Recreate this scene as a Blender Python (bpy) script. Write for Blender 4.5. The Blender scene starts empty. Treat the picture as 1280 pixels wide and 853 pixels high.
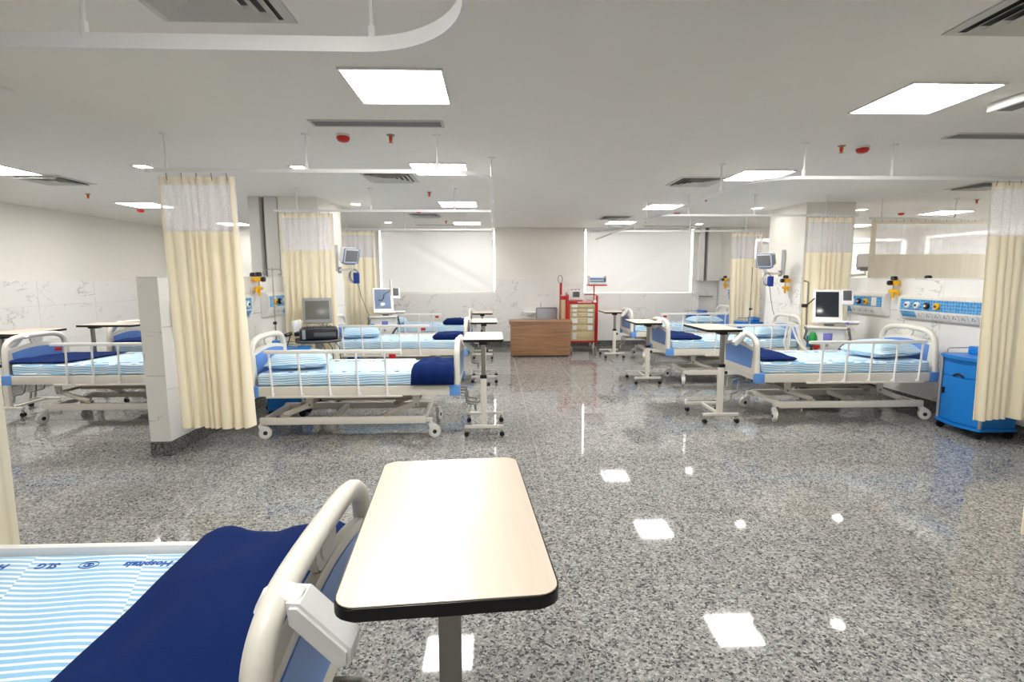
import bpy, bmesh, math, random
from mathutils import Vector, Matrix, noise
random.seed(7)
PI = math.pi
scene = bpy.context.scene
COL = scene.collection

# ------------------------------------------------------------------ camera
FPX = 647.25
PITCH, YAW, ROLL = 0.1228, 0.034, -0.0024
CAMZ = 1.70
def camera():
    cx, sx = math.cos(PITCH), math.sin(PITCH)
    cy, sy = math.cos(YAW), math.sin(YAW)
    cr, sr = math.cos(ROLL), math.sin(ROLL)
    Rx = Matrix(((1, 0, 0), (0, cx, -sx), (0, sx, cx)))
    Ry = Matrix(((cy, 0, -sy), (0, 1, 0), (sy, 0, cy)))
    Rz = Matrix(((cr, -sr, 0), (sr, cr, 0), (0, 0, 1)))
    R = Rz @ Rx @ Ry                     # rows: right, down, forward in (x, down, depth)
    w = lambda v: Vector((v[0], v[2], -v[1]))
    right, up, back = w(R[0]), -w(R[1]), -w(R[2])
    M = Matrix((right, up, back)).transposed().to_4x4()
    M.translation = (0, 0, CAMZ)
    cd = bpy.data.cameras.new('camera'); co = bpy.data.objects.new('camera', cd)
    COL.objects.link(co); co.matrix_world = M
    cd.sensor_width = 36; cd.lens = FPX / 1280 * 36; cd.clip_start = 0.05
    scene.camera = co
camera()

# ------------------------------------------------------------------ world, exposure
W = bpy.data.worlds.new('daylight'); scene.world = W; W.use_nodes = True
bgn = W.node_tree.nodes['Background']
bgn.inputs[0].default_value = (1.0, 0.985, 0.96, 1); bgn.inputs[1].default_value = 6.0
vs = scene.view_settings
vs.view_transform = 'Standard'; vs.look = 'None'; vs.gamma = 1; vs.use_curve_mapping = False
vs.exposure = 1.38
PANEL_STRENGTH = 20.0
DOWNLIGHT_STRENGTH = 30.0

# ------------------------------------------------------------------ materials
def lin(c):
    return tuple((x/12.92 if x <= .04045 else ((x+.055)/1.055)**2.4) for x in (v/255 for v in c))
def rgb(*c): return lin(c) + (1,)
def nodes(name):
    m = bpy.data.materials.new(name); m.use_nodes = True
    nt = m.node_tree; b = nt.nodes['Principled BSDF']
    return m, nt, b
def N(nt, t, **kw):
    n = nt.nodes.new(t)
    for k, v in kw.items():
        if k in n.inputs: n.inputs[k].default_value = v
        else: setattr(n, k, v)
    return n
def L(nt, a, b): nt.links.new(a, b)
def M_(name, c, rough=.45, metal=0, bump=0, bscale=60, var=0.0, spec=.5):
    m, nt, b = nodes(name)
    b.inputs['Base Color'].default_value = rgb(*c)
    b.inputs['Roughness'].default_value = rough; b.inputs['Metallic'].default_value = metal
    b.inputs['Specular IOR Level'].default_value = spec
    tc = N(nt, 'ShaderNodeTexCoord')
    nz = N(nt, 'ShaderNodeTexNoise', Scale=bscale, Detail=3.0)
    L(nt, tc.outputs['Object'], nz.inputs['Vector'])
    mx = N(nt, 'ShaderNodeMix', data_type='RGBA', blend_type='MULTIPLY')
    mx.inputs[0].default_value = max(var, .04)
    mx.inputs[6].default_value = rgb(*c); L(nt, nz.outputs['Fac'], mx.inputs[7])
    L(nt, mx.outputs[2], b.inputs['Base Color'])
    if bump:
        bp = N(nt, 'ShaderNodeBump', Strength=bump, Distance=.01)
        L(nt, nz.outputs['Fac'], bp.inputs['Height']); L(nt, bp.outputs[0], b.inputs['Normal'])
    return m
def ramp(nt, stops, interp='LINEAR'):
    r = N(nt, 'ShaderNodeValToRGB'); cr = r.color_ramp; cr.interpolation = interp
    while len(cr.elements) < len(stops): cr.elements.new(.5)
    for e, (p, c) in zip(cr.elements, stops): e.position = p; e.color = rgb(*c)
    return r
def granite(name, tone=1.0, rough=.045):
    m, nt, b = nodes(name)
    g = N(nt, 'ShaderNodeNewGeometry')
    nz = N(nt, 'ShaderNodeTexNoise', Scale=60.0, Detail=2.0)
    L(nt, g.outputs['Position'], nz.inputs['Vector'])
    mixv = N(nt, 'ShaderNodeMix', data_type='VECTOR'); mixv.inputs[0].default_value = .022
    L(nt, g.outputs['Position'], mixv.inputs[4]); L(nt, nz.outputs['Color'], mixv.inputs[5])
    v1 = N(nt, 'ShaderNodeTexVoronoi', Scale=95.0); L(nt, mixv.outputs[1], v1.inputs['Vector'])
    sep = N(nt, 'ShaderNodeSeparateColor'); L(nt, v1.outputs['Color'], sep.inputs[0])
    big = N(nt, 'ShaderNodeTexNoise', Scale=9.0, Detail=4.0, Roughness=.7); L(nt, g.outputs['Position'], big.inputs['Vector'])
    ad = N(nt, 'ShaderNodeMath', operation='MULTIPLY_ADD'); ad.inputs[1].default_value = .55; L(nt, big.outputs['Fac'], ad.inputs[0])
    sb = N(nt, 'ShaderNodeMath', operation='SUBTRACT'); sb.inputs[1].default_value = .27
    L(nt, sep.outputs[0], ad.inputs[2]); L(nt, ad.outputs[0], sb.inputs[0])
    t = lambda *c: tuple(min(255, x*tone) for x in c)
    r = ramp(nt, [(.0, t(80, 81, 82)), (.12, t(106, 107, 108)), (.24, t(144, 144, 144)), (.48, t(164, 164, 162)), (.72, t(182, 181, 178)), (.9, t(202, 200, 196))], 'CONSTANT')
    L(nt, sb.outputs[0], r.inputs[0])
    oi = N(nt, 'ShaderNodeObjectInfo')
    mr = N(nt, 'ShaderNodeMapRange'); mr.inputs[3].default_value = .9; mr.inputs[4].default_value = 1.04
    L(nt, oi.outputs['Random'], mr.inputs[0])
    hs = N(nt, 'ShaderNodeHueSaturation'); L(nt, r.outputs[0], hs.inputs['Color']); L(nt, mr.outputs[0], hs.inputs['Value'])
    L(nt, hs.outputs[0], b.inputs['Base Color'])
    b.inputs['Roughness'].default_value = rough; b.inputs['Specular IOR Level'].default_value = .4
    return m
def marble(name):
    m, nt, b = nodes(name)
    g = N(nt, 'ShaderNodeNewGeometry')
    oi = N(nt, 'ShaderNodeObjectInfo')
    off = N(nt, 'ShaderNodeVectorMath', operation='MULTIPLY_ADD')
    off.inputs[1].default_value = (1, 1, 1)
    sc = N(nt, 'ShaderNodeVectorMath', operation='SCALE'); sc.inputs['Scale'].default_value = 13.0
    cmb = N(nt, 'ShaderNodeCombineXYZ')
    for i in range(3): L(nt, oi.outputs['Random'], cmb.inputs[i])
    L(nt, cmb.outputs[0], sc.inputs[0]); L(nt, g.outputs['Position'], off.inputs[0]); L(nt, sc.outputs[0], off.inputs[2])
    def vein(scale, width, dist):
        mp = N(nt, 'ShaderNodeMapping'); mp.inputs['Rotation'].default_value = (.5, .7, .6); mp.inputs['Scale'].default_value = (1, 1, 2.0)
        L(nt, off.outputs[0], mp.inputs['Vector'])
        n = N(nt, 'ShaderNodeTexNoise', Scale=scale, Detail=5.0, Roughness=.6, Distortion=dist); L(nt, mp.outputs[0], n.inputs['Vector'])
        s = N(nt, 'ShaderNodeMath', operation='SUBTRACT'); s.inputs[1].default_value = .5; L(nt, n.outputs['Fac'], s.inputs[0])
        a = N(nt, 'ShaderNodeMath', operation='ABSOLUTE'); L(nt, s.outputs[0], a.inputs[0])
        mr = N(nt, 'ShaderNodeMapRange'); mr.inputs[2].default_value = width; mr.inputs[3].default_value = 1; mr.inputs[4].default_value = 0
        L(nt, a.outputs[0], mr.inputs[0]); return mr
    v = vein(1.3, .013, .6)
    mk = N(nt, 'ShaderNodeTexNoise', Scale=1.7, Detail=1.0); L(nt, off.outputs[0], mk.inputs['Vector'])
    mr = N(nt, 'ShaderNodeMapRange'); mr.inputs[1].default_value = .48; mr.inputs[2].default_value = .62; L(nt, mk.outputs['Fac'], mr.inputs[0])
    mu = N(nt, 'ShaderNodeMath', operation='MULTIPLY'); L(nt, v.outputs[0], mu.inputs[0]); L(nt, mr.outputs[0], mu.inputs[1])
    mx = N(nt, 'ShaderNodeMix', data_type='RGBA'); mx.inputs[6].default_value = rgb(243, 242, 240); mx.inputs[7].default_value = rgb(196, 194, 192)
    L(nt, mu.outputs[0], mx.inputs[0]); L(nt, mx.outputs[2], b.inputs['Base Color'])
    b.inputs['Roughness'].default_value = .2
    return m
def wood(name, c1, c2, rough=.4, axis='X', scale=4.0):
    m, nt, b = nodes(name)
    tc = N(nt, 'ShaderNodeTexCoord'); mp = N(nt, 'ShaderNodeMapping')
    s = {'X': (.6, 9, 9), 'Y': (9, .6, 9), 'Z': (9, 9, .6)}[axis]
    mp.inputs['Scale'].default_value = s
    L(nt, tc.outputs['Object'], mp.inputs['Vector'])
    n = N(nt, 'ShaderNodeTexNoise', Scale=scale, Detail=6.0, Roughness=.65, Distortion=.4); L(nt, mp.outputs[0], n.inputs['Vector'])
    r = ramp(nt, [(.3, c1), (.7, c2)]); L(nt, n.outputs['Fac'], r.inputs[0]); L(nt, r.outputs[0], b.inputs['Base Color'])
    b.inputs['Roughness'].default_value = rough
    return m
def striped(name):
    m, nt, b = nodes(name)
    tc = N(nt, 'ShaderNodeTexCoord'); sp = N(nt, 'ShaderNodeSeparateXYZ'); L(nt, tc.outputs['Object'], sp.inputs[0])
    def ma(op, a, c=None, d=None):
        n = N(nt, 'ShaderNodeMath', operation=op)
        for i, v in enumerate((a, c, d)):
            if v is None: continue
            if isinstance(v, (int, float)): n.inputs[i].default_value = v
            else: L(nt, v, n.inputs[i])
        return n.outputs[0]
    x, y, z = sp.outputs
    s = ma('ADD', y, z)
    blk = ma('FLOOR', ma('MULTIPLY_ADD', x, 2.6, ma('MULTIPLY', s, 1.1)))
    fr = ma('FRACT', ma('MULTIPLY_ADD', x, 2.6, ma('MULTIPLY', s, 1.1)))
    wob = ma('MULTIPLY', ma('SINE', ma('MULTIPLY', fr, 6.283)), .006)
    ph = ma('MULTIPLY', ma('ADD', ma('ADD', s, wob), ma('MULTIPLY', blk, .011)), 2*PI/.026)
    wv = ma('SINE', ph)
    wid = ma('MULTIPLY_ADD', ma('SINE', ma('MULTIPLY', fr, 3.1416)), -.55, .15)
    r = N(nt, 'ShaderNodeMapRange'); L(nt, ma('SUBTRACT', wv, wid), r.inputs[0]); r.inputs[1].default_value = -.12; r.inputs[2].default_value = .12
    mx = N(nt, 'ShaderNodeMix', data_type='RGBA'); mx.inputs[6].default_value = rgb(232, 238, 243); mx.inputs[7].default_value = rgb(143, 196, 231)
    L(nt, r.outputs[0], mx.inputs[0]); L(nt, mx.outputs[2], b.inputs['Base Color'])
    b.inputs['Roughness'].default_value = .85; b.inputs['Sheen Weight'].default_value = .15
    n = N(nt, 'ShaderNodeTexNoise', Scale=5.0, Detail=4.0); L(nt, tc.outputs['Object'], n.inputs['Vector'])
    bp = N(nt, 'ShaderNodeBump', Strength=.25, Distance=.03); L(nt, n.outputs['Fac'], bp.inputs['Height']); L(nt, bp.outputs[0], b.inputs['Normal'])
    return m
def cloth(name, c, tr=.3, rough=.9, bump=.15, scale=300):
    m, nt, b = nodes(name)
    out = nt.nodes['Material Output']
    b.inputs['Base Color'].default_value = rgb(*c); b.inputs['Roughness'].default_value = rough
    b.inputs['Specular IOR Level'].default_value = .15
    tc = N(nt, 'ShaderNodeTexCoord'); n = N(nt, 'ShaderNodeTexNoise', Scale=scale, Detail=2.0)
    L(nt, tc.outputs['Object'], n.inputs['Vector'])
    bp = N(nt, 'ShaderNodeBump', Strength=bump, Distance=.004); L(nt, n.outputs['Fac'], bp.inputs['Height']); L(nt, bp.outputs[0], b.inputs['Normal'])
    if tr:
        t = N(nt, 'ShaderNodeBsdfTranslucent'); t.inputs[0].default_value = rgb(*c)
        mx = N(nt, 'ShaderNodeMixShader'); mx.inputs[0].default_value = tr
        L(nt, b.outputs[0], mx.inputs[1]); L(nt, t.outputs[0], mx.inputs[2]); L(nt, mx.outputs[0], out.inputs[0])
    return m
def netting(name):
    m, nt, b = nodes(name)
    out = nt.nodes['Material Output']
    d = N(nt, 'ShaderNodeBsdfDiffuse'); d.inputs[0].default_value = rgb(252, 250, 252)
    t = N(nt, 'ShaderNodeBsdfTranslucent'); t.inputs[0].default_value = rgb(252, 250, 252)
    m1 = N(nt, 'ShaderNodeMixShader'); m1.inputs[0].default_value = .5; L(nt, d.outputs[0], m1.inputs[1]); L(nt, t.outputs[0], m1.inputs[2])
    tp = N(nt, 'ShaderNodeBsdfTransparent')
    tc = N(nt, 'ShaderNodeTexCoord'); v = N(nt, 'ShaderNodeTexVoronoi', Scale=260.0); L(nt, tc.outputs['Object'], v.inputs['Vector'])
    r = N(nt, 'ShaderNodeMapRange'); r.inputs[1].default_value = .25; r.inputs[2].default_value = .6; r.inputs[3].default_value = .45; r.inputs[4].default_value = .85
    L(nt, v.outputs['Distance'], r.inputs[0])
    m2 = N(nt, 'ShaderNodeMixShader'); L(nt, r.outputs[0], m2.inputs[0]); L(nt, tp.outputs[0], m2.inputs[1]); L(nt, m1.outputs[0], m2.inputs[2])
    L(nt, m2.outputs[0], out.inputs[0]); return m
def emit(name, c, s):
    m, nt, b = nodes(name); out = nt.nodes['Material Output']
    e = N(nt, 'ShaderNodeEmission'); e.inputs[0].default_value = rgb(*c); e.inputs[1].default_value = s
    L(nt, e.outputs[0], out.inputs[0]); return m
def glass(name):
    m, nt, b = nodes(name); out = nt.nodes['Material Output']
    tp = N(nt, 'ShaderNodeBsdfTransparent'); gl = N(nt, 'ShaderNodeBsdfGlossy'); gl.inputs['Roughness'].default_value = .02
    fr = N(nt, 'ShaderNodeFresnel', IOR=1.45); mx = N(nt, 'ShaderNodeMixShader')
    L(nt, fr.outputs[0], mx.inputs[0]); L(nt, tp.outputs[0], mx.inputs[1]); L(nt, gl.outputs[0], mx.inputs[2]); L(nt, mx.outputs[0], out.inputs[0]); return m
def patterned_blue(name):
    m, nt, b = nodes(name)
    tc = N(nt, 'ShaderNodeTexCoord'); v = N(nt, 'ShaderNodeTexVoronoi', Scale=26.0); v.inputs['Randomness'].default_value = .25
    L(nt, tc.outputs['Object'], v.inputs['Vector'])
    r = ramp(nt, [(.0, (52, 118, 184)), (.36, (66, 140, 204)), (.5, (112, 178, 226))]); L(nt, v.outputs['Distance'], r.inputs[0])
    L(nt, r.outputs[0], b.inputs['Base Color']); b.inputs['Roughness'].default_value = .35; return m
def dotted(name):
    m, nt, b = nodes(name)
    tc = N(nt, 'ShaderNodeTexCoord'); v = N(nt, 'ShaderNodeTexVoronoi', Scale=30.0); v.inputs['Randomness'].default_value = .4
    L(nt, tc.outputs['Object'], v.inputs['Vector'])
    r = ramp(nt, [(.0, (190, 160, 122)), (.2, (216, 198, 172)), (.3, (238, 234, 228))]); L(nt, v.outputs['Distance'], r.inputs[0])
    L(nt, r.outputs[0], b.inputs['Base Color']); b.inputs['Roughness'].default_value = .4; return m

MT = dict(
 granite=granite('granite', .89), granite_dark=granite('granite_dark', .72, .15), marble=marble('marble'),
 grout=M_('grout', (142, 132, 124), .7), wallpaint=M_('wall_paint', (245, 242, 236), .7, bscale=8), ceil=M_('ceiling_paint', (243, 241, 236), .8, bscale=5),
 beige=M_('cream_metal', (226, 221, 212), .32), cream_dark=M_('taupe_metal', (188, 178, 164), .4), plastic=M_('cream_plastic', (231, 227, 217), .35),
 bedblue=M_('bed_blue', (108, 152, 222), .35), blockblue=M_('block_blue', (104, 158, 232), .3), lockblue=M_('locker_blue', (16, 122, 208), .35),
 navy=cloth('navy_blanket', (13, 36, 90), 0, .95, .3, 220), sheet=striped('striped_sheet'), ink=M_('ink_blue', (44, 92, 176), .8),
 curtain=cloth('curtain_cloth', (255, 246, 222), .25), net=netting('curtain_net'), tape=cloth('curtain_tape', (250, 240, 220), .15),
 greycurtain=cloth('outer_curtain_cloth', (240, 232, 214), .25),
 laminate=wood('maple_laminate', (214, 200, 182), (223, 210, 193), .3, 'Y', 3.0), black=M_('black_plastic', (16, 16, 18), .35), rubber=M_('rubber', (42, 42, 44), .6),
 walnut=wood('walnut_laminate', (124, 90, 64), (168, 128, 96), .4, 'X', 2.2), chrome=M_('steel', (200, 200, 198), .25, 1), steel=M_('grey_steel', (150, 148, 142), .35, .7),
 white=M_('white_plastic', (240, 240, 240), .35), offwhite=M_('white_enamel', (232, 231, 228), .4), alu=M_('aluminium', (196, 198, 200), .35, .8), red=M_('red_paint', (196, 24, 30), .35),
 tan=M_('beige_drawer', (208, 190, 150), .5), yellow=M_('yellow_plastic', (248, 186, 16), .35), screen=M_('dark_screen', (40, 44, 52), .15), screen_blue=M_('blue_screen', (128, 142, 172), .12), screen_grey=M_('grey_screen', (128, 130, 134), .2),
 green=M_('green_bag', (20, 140, 62), .5), grey=M_('grey_plastic', (150, 152, 156), .5), dgrey=M_('dark_grey', (84, 86, 90), .5), blind=cloth('blind_cloth', (236, 236, 234), .035, .9, .05, 80),
 glass=glass('pane_glass'), panel=emit('panel_light', (255, 252, 246), PANEL_STRENGTH), panel_soft=emit('panel_light_soft', (255, 252, 246), PANEL_STRENGTH*.6), panel_far=emit('panel_light_far', (255, 252, 246), PANEL_STRENGTH*.38), down=emit('downlight_glow', (255, 248, 236), DOWNLIGHT_STRENGTH),
 vent=M_('vent_enamel', (206, 205, 200), .5), dark=M_('duct_dark', (104, 104, 104), .9), slot=M_('slot_grey', (150, 150, 154), .5), ceramic=M_('ceramic', (244, 243, 240), .12),
 pblue=patterned_blue('printed_blue'), dots=dotted('dotted_trim'), paper=M_('paper', (238, 238, 240), .8), packs=M_('blue_packs', (108, 140, 190), .7), clear=M_('clear_box', (236, 240, 244), .2), redsens=M_('red_sensor', (206, 34, 24), .4), orange=M_('orange_bulb', (226, 92, 30), .3), violet=M_('violet_label', (120, 120, 200), .4), skin_tube=M_('hose_white', (226, 224, 218), .4),
)

# ------------------------------------------------------------------ mesh helpers
class MB:
    def __init__(s): s.bm = bmesh.new()
    def box(s, c, d, bev=0, rot=None, seg=2):
        r = bmesh.ops.create_cube(s.bm, size=1.0); vs_ = r['verts']
        for v in vs_: v.co = Vector((v.co.x*d[0], v.co.y*d[1], v.co.z*d[2]))
        if bev:
            es = list({e for v in vs_ for e in v.link_edges})
            rr = bmesh.ops.bevel(s.bm, geom=es, offset=bev, segments=seg, affect='EDGES', profile=.6)
            vs_ = list(set(rr['verts']) | {v for f in rr['faces'] for v in f.verts} | {v for v in vs_ if v.is_valid})
        for v in vs_:
            if rot: v.co = rot @ v.co
            v.co += Vector(c)
        return s
    def cyl(s, p0, p1, r, r2=None, n=12, cap=True):
        p0, p1 = Vector(p0), Vector(p1); r2 = r if r2 is None else r2
        return s.tube([p0, p1], [r, r2], n, cap)
    def tube(s, pts, r, n=8, cap=True, closed=False, flat=1.0, upv=None):
        pts = [Vector(p) for p in pts]; k = len(pts)
        rs = r if isinstance(r, (list, tuple)) else [r]*k
        rings = []; pn = None
        for i, p in enumerate(pts):
            a = pts[i-1] if (i or closed) else p; b = pts[(i+1) % k] if (i < k-1 or closed) else p
            t = (b-a).normalized()
            if pn is None:
                u = Vector(upv) if upv else (Vector((0, 0, 1)) if abs(t.z) < .9 else Vector((1, 0, 0)))
            else: u = pn
            u = (u - t*u.dot(t)).normalized(); pn = u; w = t.cross(u)
            rings.append([s.bm.verts.new(p + (u*math.cos(2*PI*j/n)*flat + w*math.sin(2*PI*j/n))*rs[i]) for j in range(n)])
        m = k if closed else k-1
        for i in range(m):
            A, B = rings[i], rings[(i+1) % k]
            for j in range(n): s.bm.faces.new((A[j], A[(j+1) % n], B[(j+1) % n], B[j]))
        if cap and not closed:
            s.bm.faces.new(rings[0][::-1]); s.bm.faces.new(rings[-1])
        return s
    def lathe(s, prof, c=(0, 0, 0), axis='Z', n=16):
        rings = []
        for r, h in prof:
            ring = []
            for j in range(n):
                a = 2*PI*j/n; x, y = r*math.cos(a), r*math.sin(a)
                p = {'Z': (x, y, h), 'X': (h, x, y), 'Y': (y, h, x)}[axis]
                ring.append(s.bm.verts.new(Vector(p)+Vector(c)))
            rings.append(ring)
        for A, B in zip(rings, rings[1:]):
            for j in range(n): s.bm.faces.new((A[j], A[(j+1) % n], B[(j+1) % n], B[j]))
        if prof[0][0] > 1e-5: s.bm.faces.new(rings[0][::-1])
        if prof[-1][0] > 1e-5: s.bm.faces.new(rings[-1])
        return s
    def prism(s, poly, h0, h1, axis='Z', bev=0):
        def P(a, b, h): return {'Z': (a, b, h), 'X': (h, a, b), 'Y': (a, h, b)}[axis]
        A = [s.bm.verts.new(P(a, b, h0)) for a, b in poly]; B = [s.bm.verts.new(P(a, b, h1)) for a, b in poly]
        n = len(poly); fs = [s.bm.faces.new(A[::-1]), s.bm.faces.new(B)]
        for i in range(n): fs.append(s.bm.faces.new((A[i], A[(i+1) % n], B[(i+1) % n], B[i])))
        if bev:
            es = list(set(fs[0].edges) | set(fs[1].edges))
            bmesh.ops.bevel(s.bm, geom=es, offset=bev, segments=2, affect='EDGES')
        return s
    def grid(s, fn, nu, nv, wrap=False):
        V = [[s.bm.verts.new(fn(i/nu, j/nv)) for j in range(nv+1)] for i in range(nu+1)]
        for i in range(nu):
            for j in range(nv): s.bm.faces.new((V[i][j], V[i+1][j], V[i+1][j+1], V[i][j+1]))
        return s
    def shell(s, top, bot, nu, nv):
        A = [[s.bm.verts.new(top(i/nu, j/nv)) for j in range(nv+1)] for i in range(nu+1)]
        B = [[s.bm.verts.new(bot(i/nu, j/nv)) for j in range(nv+1)] for i in range(nu+1)]
        for i in range(nu):
            for j in range(nv):
                s.bm.faces.new((A[i][j], A[i+1][j], A[i+1][j+1], A[i][j+1])); s.bm.faces.new((B[i][j], B[i][j+1], B[i+1][j+1], B[i+1][j]))
        for i in range(nu):
            for j, f in ((0, 1), (nv, 0)):
                q = (A[i][j], B[i][j], B[i+1][j], A[i+1][j]); s.bm.faces.new(q[::-1] if f == 0 else q)
        for j in range(nv):
            for i, f in ((0, 0), (nu, 1)):
                q = (A[i][j], B[i][j], B[i][j+1], A[i][j+1]); s.bm.faces.new(q[::-1] if f == 0 else q)
        return s
    def mesh(s, name, mat, ang=40):
        bmesh.ops.recalc_face_normals(s.bm, faces=s.bm.faces)
        me = bpy.data.meshes.new(name); s.bm.to_mesh(me); s.bm.free()
        me.polygons.foreach_set('use_smooth', [True]*len(me.polygons))
        me.set_sharp_from_angle(angle=math.radians(ang))
        me.materials.append(MT[mat] if isinstance(mat, str) else mat)
        return me
    def build(s, name, mat, parent=None, loc=None, rotz=0, ang=40):
        return link(name, s.mesh(name, mat, ang), parent, loc, rotz)
def link(name, me, parent=None, loc=None, rotz=0):
    o = bpy.data.objects.new(name, me); COL.objects.link(o)
    if parent: o.parent = parent
    if loc: o.location = loc
    if rotz: o.rotation_euler.z = rotz
    return o
def B(name, mat, c, d, parent=None, bev=0, rot=None): return MB().box(c, d, bev, rot).build(name, mat, parent)
def tag(o, label, cat, group=None):
    o['label'] = label; o['category'] = cat
    if group: o['group'] = group
    return o
def thing(name, label, cat, loc=(0, 0, 0), rotz=0, group=None):
    o = bpy.data.objects.new(name, None); COL.objects.link(o); o.empty_display_size = .1
    o.location = loc; o.rotation_euler.z = rotz
    return tag(o, label, cat, group)
def copy_tree(o, parent=None):
    c = o.copy(); COL.objects.link(c)
    if parent: c.parent = parent
    for ch in list(o.children): copy_tree(ch, c)
    return c
def dup(o, label, loc, rotz=0, group=None):
    c = copy_tree(o); c.location = loc; c.rotation_euler.z = rotz; c['label'] = label
    if group: c['group'] = group
    return c
def struct(o): o['kind'] = 'structure'; return o
def rrect(w, h, r, n=4, cx=0, cy=0):
    out = []
    for (sx, sy, a0) in ((1, 1, 0), (-1, 1, 90), (-1, -1, 180), (1, -1, 270)):
        for k in range(n+1):
            a = math.radians(a0+90*k/n)
            out.append((cx+sx*(w/2-r)+r*math.cos(a), cy+sy*(h/2-r)+r*math.sin(a)))
    return out
def sag(p0, p1, d, n=10):
    p0, p1 = Vector(p0), Vector(p1)
    return [p0.lerp(p1, i/n) - Vector((0, 0, d*4*(i/n)*(1-i/n))) for i in range(n+1)]

# ------------------------------------------------------------------ room shell
XL, XR, YB, YF, ZC = -7.62, 10.45, 12.65, -4.6, 2.873
fl = struct(B('floor', 'grout', ((XL+XR)/2, (YB+YF)/2, -.0515), (XR-XL+.4, YB-YF+.4, .1)))
TS = .896
tm = MB().box((0, 0, 0), (TS-.007, TS-.007, .012)).mesh('floor_tile', 'granite')
tiles = []
for i in range(-12, 14):
    for j in range(-8, 17):
        x0, y0 = .4025+TS*i, 2.685+TS*j
        cx, cy = x0+TS/2, y0+TS/2
        if XL-.4 < cx < XR+.4 and YF-.4 < cy < YB+.4:
            vis = cy > .3 and abs(cx-.05*cy) < 1.06*cy+1.0
            tiles.append((0 if vis else 1, math.hypot(cx, cy), cx, cy))
tiles.sort()
rest = MB()
for k, (v, d, cx, cy) in enumerate(tiles):
    if k < 235: link('floor_tile', tm, fl, (cx, cy, -.006))
    else: rest.box((cx, cy, -.006), (TS-.007, TS-.007, .012))
ro = rest.build('floor_tiling', 'granite', fl); ro['kind'] = 'stuff'
struct(B('ceiling', 'ceil', ((XL+XR)/2, (YB+YF)/2, ZC+.1), (XR-XL+.4, YB-YF+.4, .2)))

def wall_with_holes(name, axis, pos, thick, a0, a1, holes):
    """wall slab along x (axis 'X') or y; holes = (a0, a1, z0, z1)"""
    m = MB(); xs = sorted({a0, a1, *[h[0] for h in holes], *[h[1] for h in holes]}); zs = sorted({0, ZC, *[h[2] for h in holes], *[h[3] for h in holes]})
    for u0, u1 in zip(xs, xs[1:]):
        for z0, z1 in zip(zs, zs[1:]):
            cu, cz = (u0+u1)/2, (z0+z1)/2
            if any(h[0] < cu < h[1] and h[2] < cz < h[3] for h in holes): continue
            if axis == 'X': m.box((cu, pos+thick/2, cz), (u1-u0, abs(thick), z1-z0))
            else: m.box((pos+thick/2, cu, cz), (abs(thick), u1-u0, z1-z0))
    bmesh.ops.remove_doubles(m.bm, verts=m.bm.verts, dist=1e-4)
    return struct(m.build(name, 'wallpaint'))
WIN_B = [(-2.74, .03, 1.33, 2.85), (2.2, 4.86, 1.31, 2.85), (6.4, 10.2, 1.33, 2.62)]
WIN_R = [(6.2, 12.4, 1.33, 2.66)]
wb = wall_with_holes('wall_back', 'X', YB, .25, XL, XR+.25, WIN_B)
wr = wall_with_holes('wall_right', 'Y', XR, .25, YF, YB, WIN_R)
wl = wall_with_holes('wall_left', 'Y', XL, -.25, YF, YB+.25, [])
wf = wall_with_holes('wall_front', 'X', YF, -.25, XL-.25, XR+.25, [])

# marble dado: slabs hung on the walls, granite skirting below
MARBLE_TOP = 1.66
_slab = {}
def slab(axis, w, h):
    k = (axis, round(w, 3), round(h, 3))
    if k not in _slab:
        d = (w-.003, .012, h-.003) if axis == 'X' else (.012, w-.003, h-.003)
        _slab[k] = MB().box((0, 0, 0), d, .0012, seg=1).mesh('marble_slab', 'marble')
    return _slab[k]
def dado(parent, axis, pos, side, a0, a1, rows, step=1.2, skip=()):
    n = max(1, round((a1-a0)/step)); w = (a1-a0)/n
    for i in range(n):
        for z0, z1 in rows:
            c = a0+w*(i+.5)
            if any(s[0] < c < s[1] and z1 > s[2]+.02 for s in skip): continue
            link('marble_slab', slab(axis, w, z1-z0), parent, (c, pos+side*.006, (z0+z1)/2) if axis == 'X' else (pos+side*.006, c, (z0+z1)/2))
ROWS = [(.14, .64), (.64, 1.24), (1.24, MARBLE_TOP)]
ROWW = [(.14, .64), (.64, 1.31)]
dado(wl, 'Y', XL, 1, 4.0, YB-.02, ROWS)
dado(wb, 'X', YB, -1, XL+.02, -3.34, ROWS)
dado(wb, 'X', YB, -1, -3.12, -2.75, ROWS, .4); dado(wb, 'X', YB, -1, -2.74, .03, ROWW); dado(wb, 'X', YB, -1, .04, 2.19, ROWS, .72)
dado(wb, 'X', YB, -1, 2.2, 4.86, ROWW, .9); dado(wb, 'X', YB, -1, 4.87, 5.49, ROWS, .62); dado(wb, 'X', YB, -1, 5.72, XR-.02, ROWW)
for nm, c, d in (('baseboard_left', (XL+.008, 4.3, .07), (.016, 16.6, .14)), ('baseboard_back', (1.4, YB-.008, .07), (18.0, .016, .14)), ('baseboard_right', (XR-.008, 4.0, .07), (.016, 17, .14))):
    struct(B(nm, 'granite_dark', c, d))

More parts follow.
